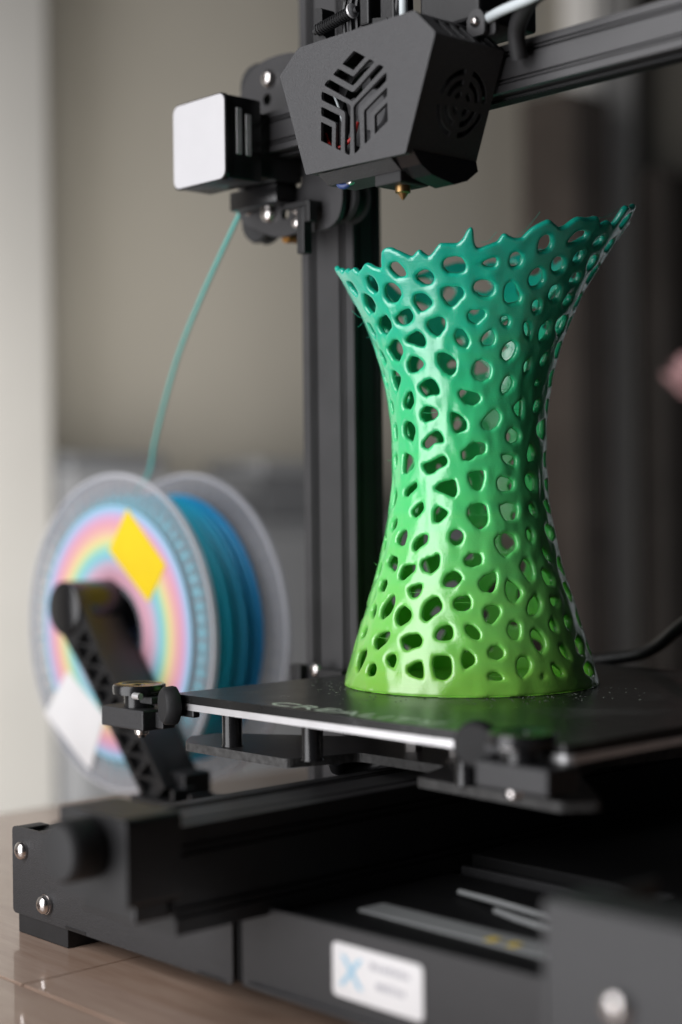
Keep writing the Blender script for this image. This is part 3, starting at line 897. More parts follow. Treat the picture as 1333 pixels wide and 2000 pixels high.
bm = bmesh.new(); lathe(bm, [(26.5, 0), (30, 0), (30, SW), (26.5, SW), (26.5, 0)], (0, 1, 0), (0, 0, 0), 48); finish('hub', bm, M['clear'], SP, (SX, SY, SZ), None, 40)
bm = bmesh.new()
prof = [(31, 3.4)]
nst = 30
for i in range(nst):
    yc = 4.2 + (SW - 8.4) * (i + .5) / nst
    base_r = 83.5 + 1.6 * abs(math.sin(math.pi * (i + .5) / 7.5)) + 0.6 * math.sin(i * 1.7)
    for d, q in ((-.40, -.55), (0, 0), (.40, -.55)):
        prof.append((base_r + q, yc + d * (SW - 8.4) / nst))
prof.append((31, SW - 3.4))
lathe(bm, prof, (0, 1, 0), (0, 0, 0), 96)
finish('filament_winding', bm, M['filament'], SP, (SX, SY, SZ), None, 50)
bm = bmesh.new()
rnd = random.Random(9)
for k in range(64):
    a = 2 * math.pi * k / 64
    b2 = bmesh.new(); w = rnd.uniform(1.8, 2.8)
    prism(b2, [(80, -w), (80, w), (93 + rnd.uniform(-3, 1), 0)], XZ(3.0), XZ(3.35)); bmesh.ops.rotate(b2, cent=(0, 0, 0), matrix=Matrix.Rotation(a, 3, 'Y'), verts=b2.verts); merge(bm, b2)
tag(finish('filament_end', bm, M['filament_tip'], SP, (SX, SY, SZ)), kind='stuff')
bm = bmesh.new(); plate(bm, circ(0, 0, 79, 96), [circ(0, 0, 30, 48)], XZ(-0.5), XZ(-0.1)); lb = finish('ring_label', bm, M['label'], SP, (SX, SY, SZ))
def diamond(cx, cz, pts, mk, nm):
    bm = bmesh.new(); plate(bm, rounded(pts, 1.5), [], XZ(-1.0), XZ(-0.55)); finish(nm, bm, M[mk], SP, (cx, SY, cz))
diamond(SX, SZ, [(16, 77), (55, 43), (37, 20), (-4, 51)], 'yellow_sticker', 'yellow_sticker_label')
diamond(SX, SZ, [(-52, -27), (-10, -53), (-28, -89), (-79, -57)], 'bright_sticker', 'white_sticker_label')
bm = bmesh.new(); tube(bm, [(SX - 16, SY + 20, SZ + 80), (-211, 141, 215), (-195, 135, 235), (-175, 128, 258), (-151, 121, 285), (-124, 115, 311), (-99, 110, 333), (-77, 106, 352), (-69, 105, 359)], 1.1, 10, 8)
finish('loose_strand', bm, M['strand'], SP, (0, 0, 0), None, 60)

HO = thing('spool_holder', 'black plastic spool holder arm reaching into the spool hub', 'spool holder', (-140, 100, 38))
bm = bmesh.new()
AT, AB = Vector((-235.7, 134.5)), Vector((-146, 30))
dv = (AB - AT).normalized(); nv = Vector((-dv.y, dv.x))
def arm_pt(s, w): return AT + dv * s + nv * w
LA = (AB - AT).length
outl = [tuple(arm_pt(16.5 * math.cos(a), 16.5 * math.sin(a))) for a in [R(60 + 24 * k) for k in range(11)]] + [tuple(arm_pt(40, -11)), tuple(arm_pt(LA, -11)), tuple(arm_pt(LA, 11)), tuple(arm_pt(40, 11))]
holes = []
for k in range(7):
    s0 = 22 + k * 16
    if s0 + 15 > LA: break
    holes.append([tuple(arm_pt(s0, -8)), tuple(arm_pt(s0 + 13, -8)), tuple(arm_pt(s0 + 13, 6.5))])
    holes.append([tuple(arm_pt(s0, -5.5)), tuple(arm_pt(s0 + 11.5, 8)), tuple(arm_pt(s0, 8))])
plate(bm, outl, holes, XZ(97), XZ(103))
arm = finish('truss_arm', bm, M['plastic'], HO)
bm = bmesh.new()
prism(bm, [tuple(arm_pt(0, -10)), tuple(arm_pt(LA, -10)), tuple(arm_pt(LA, 10)), tuple(arm_pt(0, 10))], XZ(103.1), XZ(106))
finish('arm_back', bm, M['plastic'], HO)
bm = bmesh.new()
prism(bm, [tuple(arm_pt(6, 4)), tuple(arm_pt(LA, 4)), tuple(arm_pt(LA, 9)), tuple(arm_pt(6, 9))], XZ(106.1), XZ(126)); finish('arm_web', bm, M['plastic'], HO)
bm = bmesh.new(); lathe(bm, [(0, 0), (15, 0), (16.5, 1.2), (16.5, 100), (18.5, 101), (18.5, 106), (0, 107)], (0, 1, 0), (AT.x, 94, AT.y), 40); finish('spool_rod', bm, M['gloss'], HO, smooth=40)
bm = bmesh.new(); box(bm, (-162, 90, 24), (-54.2, 126, 31), 1); box(bm, (-158, 106.5, 31.1), (-132, 126, 44), 1)
bs = finish('mount_bracket', bm, M['plastic'], HO); screw(HO, (-66, 98, 31), 4, (0, 0, 1)); screw(HO, (-92, 98, 31), 4, (0, 0, 1))
for k in range(4):
    bm = bmesh.new(); box(bm, (-126 + 16 * k, 92, 31.1), (-123 + 16 * k, 108, 38 - k), 0.5); finish('rib', bm, M['plastic'], bs)

# ------------------------------------------------------------------ the vase
# hole outlines measured on the wall: (angle from the viewing side in 1/1000 rad, height in 1/10 mm)
VHOLES = """
-1283,1916 -1187,1908 -1185,1860 -1252,1851 -1303,1884
-938,1906 -875,1914 -829,1904 -823,1868 -857,1842 -914,1837 -959,1861
-1101,1841 -1054,1843 -978,1815 -960,1786 -1043,1761 -1132,1756 -1184,1790
-593,1951 -539,1953 -501,1925 -493,1900 -519,1889 -586,1890 -643,1932
-701,1871 -642,1866 -601,1841 -597,1816 -684,1787 -759,1786 -796,1810 -756,1854
-361,1904 -316,1908 -273,1894 -267,1868 -316,1845 -371,1849 -422,1873 -405,1896
-179,1932 -140,1952 -88,1956 -37,1952 -8,1924 -18,1893 -69,1887 -151,1893 -184,1913
-214,1828 -163,1834 -114,1830 -55,1834 -27,1810 -38,1786 -137,1745 -178,1758 -217,1798
-468,1808 -388,1811 -345,1797 -311,1769 -409,1739 -450,1731 -498,1777
-761,1722 -667,1741 -550,1754 -533,1718 -573,1697 -663,1682 -742,1690
-987,1727 -862,1738 -824,1709 -838,1684 -974,1652 -1081,1665 -1091,1700
-1300,1721 -1226,1709 -1183,1662 -1236,1642 -1327,1668
-354,1698 -268,1708 -220,1695 -229,1655 -305,1623 -364,1637 -409,1669 -389,1689
7,1716 34,1731 153,1732 172,1711 80,1671 23,1686
54,1822 79,1854 159,1858 222,1845 235,1807 193,1787 123,1791 68,1807
82,1925 147,1938 202,1952 224,1944 233,1923 211,1911 143,1913
324,1956 336,1972 366,1976 409,1962 424,1939 402,1915 359,1912 328,1928
518,2002 523,2037 550,2052 593,2044 622,2020 626,1997 572,1981 534,1984
747,2035 787,2071 844,2081 912,2079 930,2059 863,2040 771,2023
1043,2043 1056,2068 1112,2085 1163,2075 1163,2055 1079,2033
1263,2043 1270,2077 1344,2094 1431,2082 1428,2040 1327,2031
1520,2116 1437,2138 1523,2164 1523,2137 1525,2113
890,1967 908,1999 959,2010 998,1993 997,1966 936,1952
699,1933 693,1959 724,1969 783,1966 831,1944 837,1915 766,1904 713,1919
522,1870 541,1904 587,1917 634,1907 670,1864 634,1839 575,1837 535,1853
324,1818 340,1845 367,1857 411,1838 482,1796 484,1769 395,1759 338,1774
1146,1953 1119,1991 1198,2007 1271,1993 1263,1956 1189,1936
1323,1898 1318,1945 1417,1984 1531,1978 1465,1930 1408,1896
975,1882 997,1906 1069,1920 1137,1902 1121,1878 1011,1872
788,1809 791,1844 839,1853 907,1839 925,1794 859,1784 806,1795
629,1755 631,1775 665,1783 709,1772 729,1740 678,1731 643,1740
1012,1793 1050,1823 1145,1820 1180,1801 1096,1776 1035,1776
1307,1782 1315,1819 1360,1848 1537,1838 1538,1795 1391,1773
-703,1616 -619,1638 -533,1652 -484,1642 -456,1623 -456,1592 -494,1579 -607,1593 -683,1605
-1049,1594 -928,1610 -877,1624 -810,1620 -772,1594 -780,1567 -869,1527 -966,1537 -1044,1572
-1228,1590 -1184,1584 -1132,1536 -1163,1522 -1281,1559
-733,1516 -658,1542 -596,1537 -502,1503 -629,1472 -725,1470 -751,1489
-1053,1487 -990,1485 -912,1461 -903,1440 -1028,1389 -1086,1405 -1097,1452
-630,1405 -513,1431 -439,1434 -384,1414 -347,1379 -370,1364 -469,1363 -538,1354 -610,1380
-915,1344 -835,1374 -758,1385 -723,1361 -732,1329 -795,1302 -919,1308 -954,1323
-634,1285 -573,1309 -450,1307 -394,1292 -393,1264 -460,1249 -589,1240 -634,1260
-330,1545 -259,1547 -183,1532 -129,1508 -138,1470 -196,1445 -267,1461 -333,1500
-136,1623 -100,1653 -46,1647 0,1622 17,1591 -14,1565 -84,1577 -130,1606
-111,1371 -73,1382 20,1372 114,1365 153,1346 134,1323 64,1307 -32,1319 -101,1343
-217,1274 -190,1281 -80,1259 -22,1230 -30,1200 -136,1184 -176,1189 -213,1237
-1293,1348 -1210,1343 -1194,1303 -1269,1297 -1317,1323
-1403,1479 -1259,1428 -1300,1418 -1393,1450
310,1698 339,1707 388,1706 427,1688 413,1662 369,1669 328,1687
584,1672 597,1685 656,1675 686,1648 685,1615 622,1634
806,1636 808,1670 887,1697 941,1689 985,1649 945,1621 857,1603
1070,1671 1051,1704 1121,1730 1243,1735 1297,1711 1307,1672 1187,1646
1403,1681 1361,1722 1539,1750 1540,1723 1541,1675
136,1598 182,1630 245,1646 285,1628 295,1602 253,1580 179,1577
377,1543 417,1581 472,1597 534,1586 552,1556 501,1518 433,1508 386,1528
671,1490 705,1511 750,1523 775,1495 767,1472 713,1456
942,1510 964,1541 1034,1562 1072,1532 1033,1495 974,1495
1226,1572 1252,1608 1543,1627 1543,1591 1541,1551 1332,1540
57,1479 109,1509 157,1516 237,1498 270,1471 254,1437 174,1418 92,1426 52,1453
1246,1455 1311,1482 1475,1489 1536,1459 1535,1415 1300,1405
889,1408 943,1433 1062,1423 992,1406 918,1403
410,1396 448,1430 508,1441 562,1420 539,1393 484,1369 433,1362 412,1373
579,1297 633,1320 703,1340 727,1306 709,1256 643,1272
917,1300 959,1332 1047,1343 1076,1318 1022,1290 954,1279
1293,1341 1531,1352 1530,1306 1461,1277 1295,1306
168,1234 260,1269 334,1288 405,1272 407,1246 366,1215 283,1197 195,1202 161,1218
-1249,1225 -1147,1238 -1130,1207 -1148,1164 -1210,1168 -1257,1194
-980,1229 -905,1245 -823,1244 -748,1220 -749,1189 -805,1152 -898,1164 -985,1187
-635,1146 -554,1172 -444,1193 -388,1193 -344,1170 -319,1144 -458,1141 -548,1115 -621,1118
-633,1049 -539,1051 -413,1071 -313,1080 -273,1061 -282,1040 -395,1026 -469,1002 -558,1000 -621,1022
-1317,1086 -1200,1100 -1163,1081 -1200,1054 -1256,1033
-1001,1095 -936,1097 -798,1078 -772,1050 -796,1029 -916,1003 -995,1003
-965,923 -889,941 -728,963 -712,940 -768,923 -887,891 -963,899
-455,933 -303,965 -190,969 -165,941 -152,911 -189,890 -300,908 -399,921
-787,829 -684,862 -612,869 -585,837 -638,810 -697,797 -756,807
-442,831 -400,849 -338,840 -252,820 -299,795 -347,780 -424,777
-1272,900 -1183,933 -1131,905 -1155,859 -1260,844
496,1165 530,1194 588,1203 677,1187 705,1166 666,1145 567,1138 508,1148
-88,1096 -23,1117 67,1139 208,1137 228,1116 197,1091 96,1080 5,1055 -79,1059
416,1079 541,1081 626,1074 643,1045 597,1028 538,1036 459,1056
834,1078 893,1135 973,1118 1031,1089 985,1053 863,1053
-11,996 53,1006 193,1011 196,975 162,930 117,917 50,927 2,959
363,961 409,982 474,978 587,960 600,935 555,920 432,915 370,929
785,971 820,990 917,994 1013,974 979,917 874,915 799,939
1042,1211 1104,1230 1312,1254 1338,1189 1261,1158 1071,1179
1282,1087 1526,1108 1524,1060 1524,1023 1308,1037
1293,961 1524,972 1523,917 1524,895 1299,928
1145,859 1257,877 1424,840 1524,800 1204,823
807,846 864,857 931,831 938,803 879,798 817,821
-14,837 31,855 146,862 209,848 217,813 220,780 173,752 129,743 87,748 15,778 -21,809
382,849 482,858 609,855 633,829 604,792 533,778 430,786 395,812
-1201,757 -1096,796 -1041,785 -1046,753 -1122,733
-1013,700 -920,734 -831,743 -807,714 -832,667 -913,667 -998,682
-700,675 -627,710 -561,721 -502,715 -510,684 -651,645
-238,715 -205,737 -148,743 -85,728 -68,706 -106,680 -167,672 -224,689
-1149,591 -1078,621 -918,611 -887,572 -910,545 -1079,569
-817,533 -797,573 -726,580 -619,581 -617,552 -744,512 -801,509
-546,597 -443,619 -353,632 -327,615 -341,576 -411,542 -494,553 -538,575
-1182,473 -1145,503 -1048,505 -1001,486 -1031,454 -1120,452
-663,473 -589,487 -504,497 -495,471 -534,438 -589,433 -633,452
-270,502 -239,537 -179,554 -137,550 -61,520 -162,483 -252,485
-996,364 -987,392 -896,432 -835,440 -805,410 -808,382 -838,351 -924,328 -976,336
-1525,700 -1286,698 -1273,652 -1327,643
-1362,565 -1287,577 -1234,544 -1338,497 -1463,503
-1206,365 -1143,388 -1091,380 -1068,345 -1096,323 -1157,338
-159,422 -105,436 -20,445 4,426 -7,388 -54,374 -117,377 -157,390
-456,393 -424,416 -359,439 -311,437 -269,408 -274,381 -345,353 -409,327 -456,343
-71,602 14,634 110,636 139,609 115,584 22,569 -50,582
290,691 347,712 447,723 541,713 561,680 537,650 393,616 339,630 301,660
725,727 765,742 820,722 793,691 752,676 719,701
923,641 953,652 1051,622 1071,599 1018,584 943,610
1075,742 1150,757 1433,735 1393,694 1220,678 1102,706
548,571 604,597 660,603 715,578 719,538 686,506 638,500 577,540
88,502 140,528 267,552 275,518 241,475 208,456 132,461 95,476
361,487 395,512 445,499 521,468 528,446 443,407 376,418 355,448
839,541 872,551 954,534 1022,506 968,477 867,479 834,514
1220,592 1373,603 1526,555 1527,509 1386,508 1210,561
1192,472 1286,481 1528,440 1528,413 1321,390 1235,417
862,420 996,419 988,397 910,379 862,394
549,375 595,411 694,439 729,408 711,381 642,350 593,347 553,359
122,376 149,392 209,400 267,393 277,370 237,339 185,315 150,328 125,353
-755,346 -731,379 -678,395 -596,373 -564,345 -596,323 -676,302 -731,316
-1001,234 -923,263 -793,276 -767,255 -797,224 -878,189 -957,196
-638,250 -572,266 -465,272 -420,246 -431,220 -497,210 -544,194 -599,208
-309,272 -278,302 -200,316 -160,303 -149,269 -176,246 -269,246 -305,256
-1299,245 -1224,281 -1170,272 -1177,241 -1270,226
-1223,131 -1198,166 -1073,183 -1045,158 -1076,108 -1110,75 -1178,94
-984,82 -961,120 -888,127 -848,110 -856,77 -943,66
-768,156 -722,175 -668,176 -645,147 -661,112 -720,127
-529,121 -473,143 -410,153 -385,120 -380,74 -440,83 -514,100
-308,176 -227,181 -178,175 -155,140 -156,94 -208,73 -270,80 -299,122
-73,175 -52,206 -10,197 28,180 35,155 6,140 -51,115 -72,144
-49,305 -22,318 29,311 77,282 84,259 61,246 9,258 -35,278
328,292 364,321 412,326 452,315 434,265 406,246 354,251 327,271
766,303 809,328 851,303 855,275 828,266 769,282
994,322 1051,338 1119,318 1081,293 1019,275 985,292
547,271 586,289 644,277 677,237 670,203 611,180 569,206 542,245
142,194 178,220 227,222 277,200 268,175 218,161 155,170
379,152 420,174 470,167 500,137 469,108 402,77 373,94 370,123
818,203 874,207 915,173 927,138 888,140 834,172
1083,214 1173,236 1257,206 1215,173 1132,152 1067,179
132,90 164,108 217,103 275,75 243,71 145,75
691,124 715,130 790,105 814,76 728,72 696,92
561,78 587,88 607,79 590,69 565,70
1098,95 1219,115 1342,90 1304,52 1204,49 1111,72
1365,206 1529,207 1526,157 1526,116 1374,151 1337,184
1437,361 1529,370 1529,317 1529,267 1337,268 1327,320
"""
VRIM = """
-1390,1980 -1299,1978 -1276,1957 -1170,1967 -1142,1954 -1040,1959 -1009,1936 -923,1950 -867,1967 -825,1961 -771,1940 -706,1935 -676,1973 -648,2001 -607,2012 -559,2009 -486,1987 -414,1964 -345,1994 -283,1959 -237,1981 -186,2012 -130,2009 -58,2007 -25,2026 3,2057 33,2073 48,2061 52,2016 75,1986 138,1997 154,2000 217,2012 242,2040 260,2047 292,2036 344,2028 385,2031 434,2069 490,2091 538,2109 580,2099 645,2081 683,2088 734,2119 774,2130 850,2131 938,2148 1006,2115 1083,2144 1177,2126 1186,2152 1187,2196 1199,2218 1280,2220
"""
VPROF = [(0.0, 59.33), (4.0, 58.38), (8.0, 57.33), (12.0, 56.2), (16.0, 55.01), (20.0, 53.78), (24.0, 52.51), (28.0, 51.23), (32.0, 49.95), (36.0, 48.67), (40.0, 47.41), (44.0, 46.18), (48.0, 45.0), (52.0, 43.85), (56.0, 42.77), (60.0, 41.74), (64.0, 40.77), (68.0, 39.88), (72.0, 39.06), (76.0, 38.31), (80.0, 37.65), (84.0, 37.06), (88.0, 36.55), (92.0, 36.13), (96.0, 35.79), (100.0, 35.53), (104.0, 35.36), (108.0, 35.28), (112.0, 35.28), (116.0, 35.37), (120.0, 35.55), (124.0, 35.82), (128.0, 36.18), (132.0, 36.64), (136.0, 37.2), (140.0, 37.86), (144.0, 38.63), (148.0, 39.51), (152.0, 40.51), (156.0, 41.62), (160.0, 42.86), (164.0, 44.23), (168.0, 45.73), (172.0, 47.37), (176.0, 49.15), (180.0, 51.07), (184.0, 53.13), (188.0, 55.34), (192.0, 57.68), (196.0, 60.16), (200.0, 62.76), (204.0, 65.48), (208.0, 68.29), (212.0, 71.18), (216.0, 74.12), (220.0, 77.09), (224.0, 80.04)]
def build_vase():
    th0 = -0.82475
    rng = np.random.default_rng(11)
    zz = np.array([p[0] for p in VPROF]); rr = np.array([p[1] for p in VPROF])
    zz = np.append(zz, [236.0]); rr = np.append(rr, [rr[-1] + 9.0])
    dec = lambda s: [np.array([[float(v) for v in q.split(',')] for q in l.split()]) * [0.001, 0.1] for l in s.strip().splitlines()]
    polys = dec(VHOLES); rim = dec(VRIM)[0]
    NT, NZ, NK = 660, 330, 13
    th = -math.pi + 2 * math.pi * np.arange(NT) / NT
    z = np.linspace(-1.4, 230, NZ)
    n = np.linspace(-2.7, 2.7, NK)
    rad = np.interp(z, zz, rr)
    sl = np.gradient(rad, z)
    TH, Z = np.meshgrid(th, z, indexing='ij')
    def sd_poly(P, r, pad, out, k_arc):
        """signed distance (negative inside) of grid points near polygon P, min-ed into out"""
        t0, t1 = P[:, 0].min() - pad / r, P[:, 0].max() + pad / r
        a0, a1 = P[:, 1].min() - pad, P[:, 1].max() + pad
        i = np.where((th >= t0) & (th <= t1))[0]; j = np.where((z >= a0) & (z <= a1))[0]
        if len(i) == 0 or len(j) == 0: return
        X = (th[i][:, None] * r) + 0 * z[j][None, :]; Y = 0 * th[i][:, None] + z[j][None, :] * k_arc
        d = np.full(X.shape, 1e9); ins = np.zeros(X.shape, bool)
        V = P * [r, k_arc]
        for q in range(len(V)):
            ax, ay = V[q]; bx, by = V[(q + 1) % len(V)]
            ex, ey = bx - ax, by - ay
            L = ex * ex + ey * ey + 1e-9
            t = np.clip(((X - ax) * ex + (Y - ay) * ey) / L, 0, 1)
            d = np.minimum(d, np.hypot(X - ax - t * ex, Y - ay - t * ey))
            c = ((ay > Y) != (by > Y)) & (X < (bx - ax) * (Y - ay) / (by - ay + 1e-12) + ax)
            ins ^= c
        d = np.where(ins, -d, d)
        sub = out[np.ix_(i, j)]
        out[np.ix_(i, j)] = np.minimum(sub, d)
    sd = np.full((NT, NZ), 6.0)
    for P in polys:
        zc = P[:, 1].mean(); r = float(np.interp(zc, zz, rr)); k = math.sqrt(1 + float(np.interp(zc, z, sl)) ** 2)
        sd_poly(P, r, 6.0, sd, k)
    # the far side, which the photograph hides: cells of the same size, seeded at random
    def pos(t, h):
        r = np.interp(h, zz, rr); return np.stack([r * np.cos(t), r * np.sin(t), h], -1)
    cen = np.array([P.mean(0) for P in polys]); cp = pos(cen[:, 0], cen[:, 1])
    rt_, rz_ = rim[:, 0], rim[:, 1]
    o_ = np.argsort(rt_); 
    def blend(t):
        t = np.where(t < 0, t + 2 * math.pi, t)
        u = np.clip((t - 1.28) / (2 * math.pi - 1.39 - 1.28), 0, 1)
        return 222 - 24 * (0.5 - 0.5 * np.cos(math.pi * u))
    seeds = []; back = []
    allp = list(cp)
    for q in range(9000):
        t = rng.uniform(1.30, 2 * math.pi - 1.38); h = rng.uniform(13, 216)
        if h > blend(np.array(t)) - 7: continue
        p = pos(np.array(t), np.array(h))
        dmin = 12.4 if q < 6000 else 10.8
        if np.min(np.linalg.norm(np.array(allp) - p, axis=1)) > dmin:
            allp.append(p); back.append(p)
    A = np.array(allp); nb = len(cp)
    mask = np.abs(TH) > 1.2
    G = pos(TH[mask], Z[mask]); 
    D = np.empty((len(G), len(A)), np.float32)
    for s in range(0, len(A), 40):
        D[:, s:s + 40] = np.linalg.norm(G[:, None, :] - A[None, s:s + 40, :], axis=2)
    i1 = np.argmin(D, 1); d1 = D[np.arange(len(G)), i1].copy(); D[np.arange(len(G)), i1] = 1e9
    bd = np.full(len(G), 1e9)
    for _ in range(5):
        i2 = np.argmin(D, 1); d2 = D[np.arange(len(G)), i2].copy(); D[np.arange(len(G)), i2] = 1e9
        bd = np.minimum(bd, (d2 ** 2 - d1 ** 2) / (2 * np.linalg.norm(A[i1] - A[i2], axis=1)))
    strut = 3.5 + 1.3 * rng.random(len(A))
    hb = np.maximum(strut[i1] - bd, d1 - 6.6)
    hb = np.where(i1 < nb, 6.0, hb)
    hb = np.maximum(hb, 10.5 - Z[mask])
    sdb = sd.copy(); sdb[mask] = np.minimum(sd[mask], np.maximum(hb, 2.6 - sd[mask]))
    sd = sdb
    # jagged rim
    tb = np.linspace(1.34, 2 * math.pi - 1.43, 46)
    hbk = blend(tb) + rng.uniform(-4.5, 3.5, len(tb))
    tb = np.where(tb > math.pi, tb - 2 * math.pi, tb)
    lo = [(a, b) for a, b in zip(tb, hbk) if a < 0]; hi = [(a, b) for a, b in zip(tb, hbk) if a >= 0]
    line = sorted(lo) + [tuple(p) for p in rim] + sorted(hi)
    me_ = 0.5 * (line[0][1] + line[-1][1])
    P = np.array([(-math.pi - .05, me_)] + line + [(math.pi + .05, me_), (math.pi + .05, 260), (-math.pi - .05, 260)])
    sr = np.full((NT, NZ), 30.0)
    sd_poly(P, 66.0, 80.0, sr, 1.2)
    # keep holes from breaking the rim strut where the photograph shows it closed
    def blur(F, k):
        for _ in range(k):
            F = (np.roll(F, 1, 0) + np.roll(F, -1, 0) + 2 * F) / 4
            G_ = F.copy(); G_[:, 1:-1] = (F[:, 2:] + F[:, :-2] + 2 * F[:, 1:-1]) / 4; F = G_
        return F
    nz = blur(rng.normal(0, 1, sd.shape), 3); nz2 = blur(rng.normal(0, 1, sd.shape), 14)
    sd = blur(sd, 3) + 0.25 * nz + 0.9 * nz2 - 0.12
    sr = blur(sr, 2) + 0.25 * nz
    def smax(a, b, k):
        h = np.clip(0.5 + 0.5 * (a - b) / k, 0, 1)
        return b + (a - b) * h + k * h * (1 - h)
    F = np.empty((NT, NZ, NK), np.float32)
    und = blur(rng.normal(0, 1, sd.shape), 40); und = 0.16 * und / und.std()     # uneven wall
    for k in range(NK):
        f = np.abs(n[k] - und) - 1.55
        f = smax(f, -sd, np.interp(n[k], [-1.0, 0.0, 1.2], [0.8, 0.9, 1.8]))
        f = smax(f, -sr, 1.4)
        f = smax(f, 0.0 - Z, 0.8)
        F[:, :, k] = f
    # surface nets over (angle, height, thickness); the angle wraps
    neg = F < 0
    c8 = []
    r1 = lambda a: np.roll(a, -1, 0)
    for di in (0, 1):
        for dj in (0, 1):
            for dk in (0, 1):
                a = r1(F) if di else F
                c8.append((di, dj, dk, a[:, dj:NZ - 1 + dj, dk:NK - 1 + dk]))
    cnt = sum((c[3] < 0).astype(np.int8) for c in c8)
    act = (cnt > 0) & (cnt < 8)
    idx = np.full(act.shape, -1, np.int64); idx[act] = np.arange(act.sum())
    vals = {(a, b, c): d[act] for a, b, c, d in c8}
    acc = np.zeros((act.sum(), 3)); w = np.zeros(act.sum())
    ks = list(vals)
    for p in ks:
        for ax in range(3):
            if p[ax] == 0:
                q = tuple(1 if i == ax else p[i] for i in range(3))
                a, b = vals[p], vals[q]
                m = (a < 0) != (b < 0)
                t = np.where(m, a / (a - b + 1e-12), 0)
                for i in range(3):
                    acc[:, i] += m * (p[i] + (t if i == ax else 0))
                w += m
    acc /= w[:, None]
    ii, jj, kk = np.where(act)
    tt = -math.pi + 2 * math.pi * (ii + acc[:, 0]) / NT
    hz = z[0] + (z[1] - z[0]) * (jj + acc[:, 1]); nn = n[0] + (n[1] - n[0]) * (kk + acc[:, 2])
    rb = np.interp(hz, zz, rr); s_ = np.interp(hz, z, sl); ln = np.sqrt(1 + s_ * s_)
    ro = rb + nn / ln; ho = hz - nn * s_ / ln
    V = np.stack([ro * np.cos(tt + th0), ro * np.sin(tt + th0), ho], -1) * S
    V[:, 2] = np.maximum(V[:, 2], 0)
    quads = []
    def emit(m, cells):
        a, b, c, d = cells
        q = np.stack([a[m], b[m], c[m], d[m]], -1); fl = neg_s[m]
        q[fl] = q[fl][:, ::-1]
        quads.append(q[(q >= 0).all(1)])
    # edges along the angle
    A_, B_ = neg[:, 1:-1, 1:-1], r1(neg)[:, 1:-1, 1:-1]
    neg_s = A_
    emit(A_ != B_, (idx[:, :-1, :-1], idx[:, 1:, :-1], idx[:, 1:, 1:], idx[:, :-1, 1:]))
    im = np.roll(idx, 1, 0)
    A_, B_ = neg[:, :-1, 1:-1], neg[:, 1:, 1:-1]
    neg_s = ~A_
    emit(A_ != B_, (im[:, :, :-1], idx[:, :, :-1], idx[:, :, 1:], im[:, :, 1:]))
    A_, B_ = neg[:, 1:-1, :-1], neg[:, 1:-1, 1:]
    neg_s = A_
    emit(A_ != B_, (im[:, :-1, :], idx[:, :-1, :], idx[:, 1:, :], im[:, 1:, :]))
    Q = np.concatenate(quads)
    me = bpy.data.meshes.new('vase')
    me.vertices.add(len(V)); me.vertices.foreach_set('co', V.astype(np.float32).ravel())
    me.loops.add(len(Q) * 4); me.loops.foreach_set('vertex_index', Q.astype(np.int32).ravel())
    me.polygons.add(len(Q)); me.polygons.foreach_set('loop_start', np.arange(0, len(Q) * 4, 4, dtype=np.int32))
    me.polygons.foreach_set('use_smooth', np.ones(len(Q), bool))
    me.update(calc_edges=True); me.validate()
    bm = bmesh.new(); bm.from_mesh(me)
    bmesh.ops.recalc_face_normals(bm, faces=bm.faces)
    # drop stray crumbs: keep only the biggest connected shell
    bm.verts.ensure_lookup_table()
    seen = bytearray(len(bm.verts)); best = []
    comps = []
    for v in bm.verts:
        if seen[v.index]: continue
        st = [v]; seen[v.index] = 1; comp = []
        while st:
            a = st.pop(); comp.append(a)
            for e in a.link_edges:
                b = e.other_vert(a)
                if not seen[b.index]: seen[b.index] = 1; st.append(b)
        comps.append(comp)
    comps.sort(key=len)
    kill = [v for c in comps[:-1] for v in c]
    bmesh.ops.delete(bm, geom=kill, context='VERTS')
    bm.to_mesh(me); bm.free()
    me.materials.append(M['vase'])
    print('vase verts', len(me.vertices), 'crumbs', len(comps) - 1)
    VX, VY, VZ = 73.46, 123.78, 110.05
    o = place('vase', me, None, (VX, VY, VZ))
    tag(o, 'green openwork lattice vase with flared jagged rim standing on the printer bed', 'vase')
    bm = bmesh.new()
    lathe(bm, [(0, 0.02), (57.4, 0.02), (57.6, 0.5), (57.2, 1.2), (0, 1.2)], (0, 0, 1), (0, 0, 0), 96)
    finish('vase_floor', bm, M['vase'], o, (VX, VY, VZ), None, 40)
    # brim left by the printer round the foot
    bm = bmesh.new()
    rg = random.Random(5)
    lathe(bm, [(59.5, 0.01), (60.6, 0.05), (60.9, 0.2), (60.2, 0.55), (59.4, 0.7)], (0, 0, 1), (0, 0, 0), 160, lambda k, a, r: r + rg.uniform(-.25, .25))
    finish('brim', bm, M['vase'], o, (VX, VY, VZ), None, 60)
    # fine strings the nozzle left across holes and at the rim
    rg = random.Random(21)
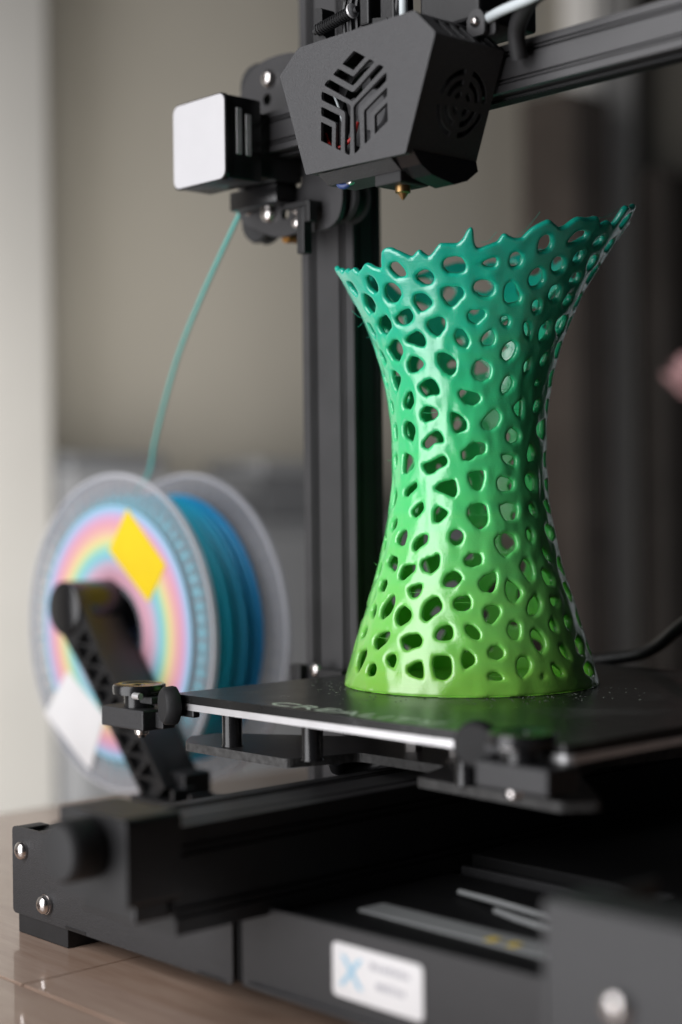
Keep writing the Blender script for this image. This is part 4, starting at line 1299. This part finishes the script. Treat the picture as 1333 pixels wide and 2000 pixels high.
    def wall(t, h, off=0.0):
        r = float(np.interp(h, zz, rr)) + off
        return Vector((r * math.cos(t + th0) + VX, r * math.sin(t + th0) + VY, h + VZ))
    bm = bmesh.new()
    for q in range(18):
        P = polys[rg.randrange(len(polys))]
        h = P[:, 1].mean() + rg.uniform(-2, 2); a, b = P[:, 0].min(), P[:, 0].max()
        tube(bm, [wall(a - .01, h), wall((a + b) / 2, h - rg.uniform(-.3, .6), rg.uniform(-.5, .8)), wall(b + .01, h + rg.uniform(-.8, .8))], 0.07, 4, 3)
    for t, h, t2, h2, o2 in ((-1.22, 176, -1.3, 170, 7), (-1.22, 174, -1.34, 178, 6), (-1.2, 169, -1.3, 165, 5), (0.93, 214, 1.19, 220, 1), (0.9, 213, 1.18, 221, -1), (0.34, 203, 0.45, 213, 2),
                             (-1.26, 110, -1.36, 107, 4), (-1.3, 60, -1.36, 58, 4), (0.1, 201, .2, 205, .5)):
        tube(bm, [wall(t, h), wall((t + t2) / 2, (h + h2) / 2 - 1.5, o2 * .7), wall(t2, h2, o2)], 0.06, 4, 4)
    bmesh.ops.translate(bm, vec=(-VX, -VY, -VZ), verts=bm.verts)
    tag(finish('stringing', bm, M['vase'], o, (VX, VY, VZ)), kind='stuff')
    # crumbs and dust on the bed round the foot
    bm = bmesh.new()
    for q in range(260):
        t = th0 + rg.uniform(-2.4, 1.3); d = 61 + abs(rg.gauss(0, 13))
        x, y = VX + d * math.cos(t), VY + d * math.sin(t)
        if not (4 < x < 231 and 14 < y < 231): continue
        s_ = rg.choice((0.12, 0.16, 0.2, 0.3)); a = rg.uniform(0, 3.14)
        b2 = bmesh.new(); box(b2, (-s_ * rg.uniform(.6, 2), -s_, 0), (s_ * rg.uniform(.6, 2), s_, s_ * .6))
        bmesh.ops.rotate(b2, cent=(0, 0, 0), matrix=Matrix.Rotation(a, 3, 'Z'), verts=b2.verts)
        bmesh.ops.translate(b2, vec=(x, y, 110.02), verts=b2.verts); merge(bm, b2)
    tag(finish('print_crumbs', bm, M['crumb']), 'pale plastic crumbs scattered on the bed around the vase foot', kind='stuff')
    return o
build_vase()
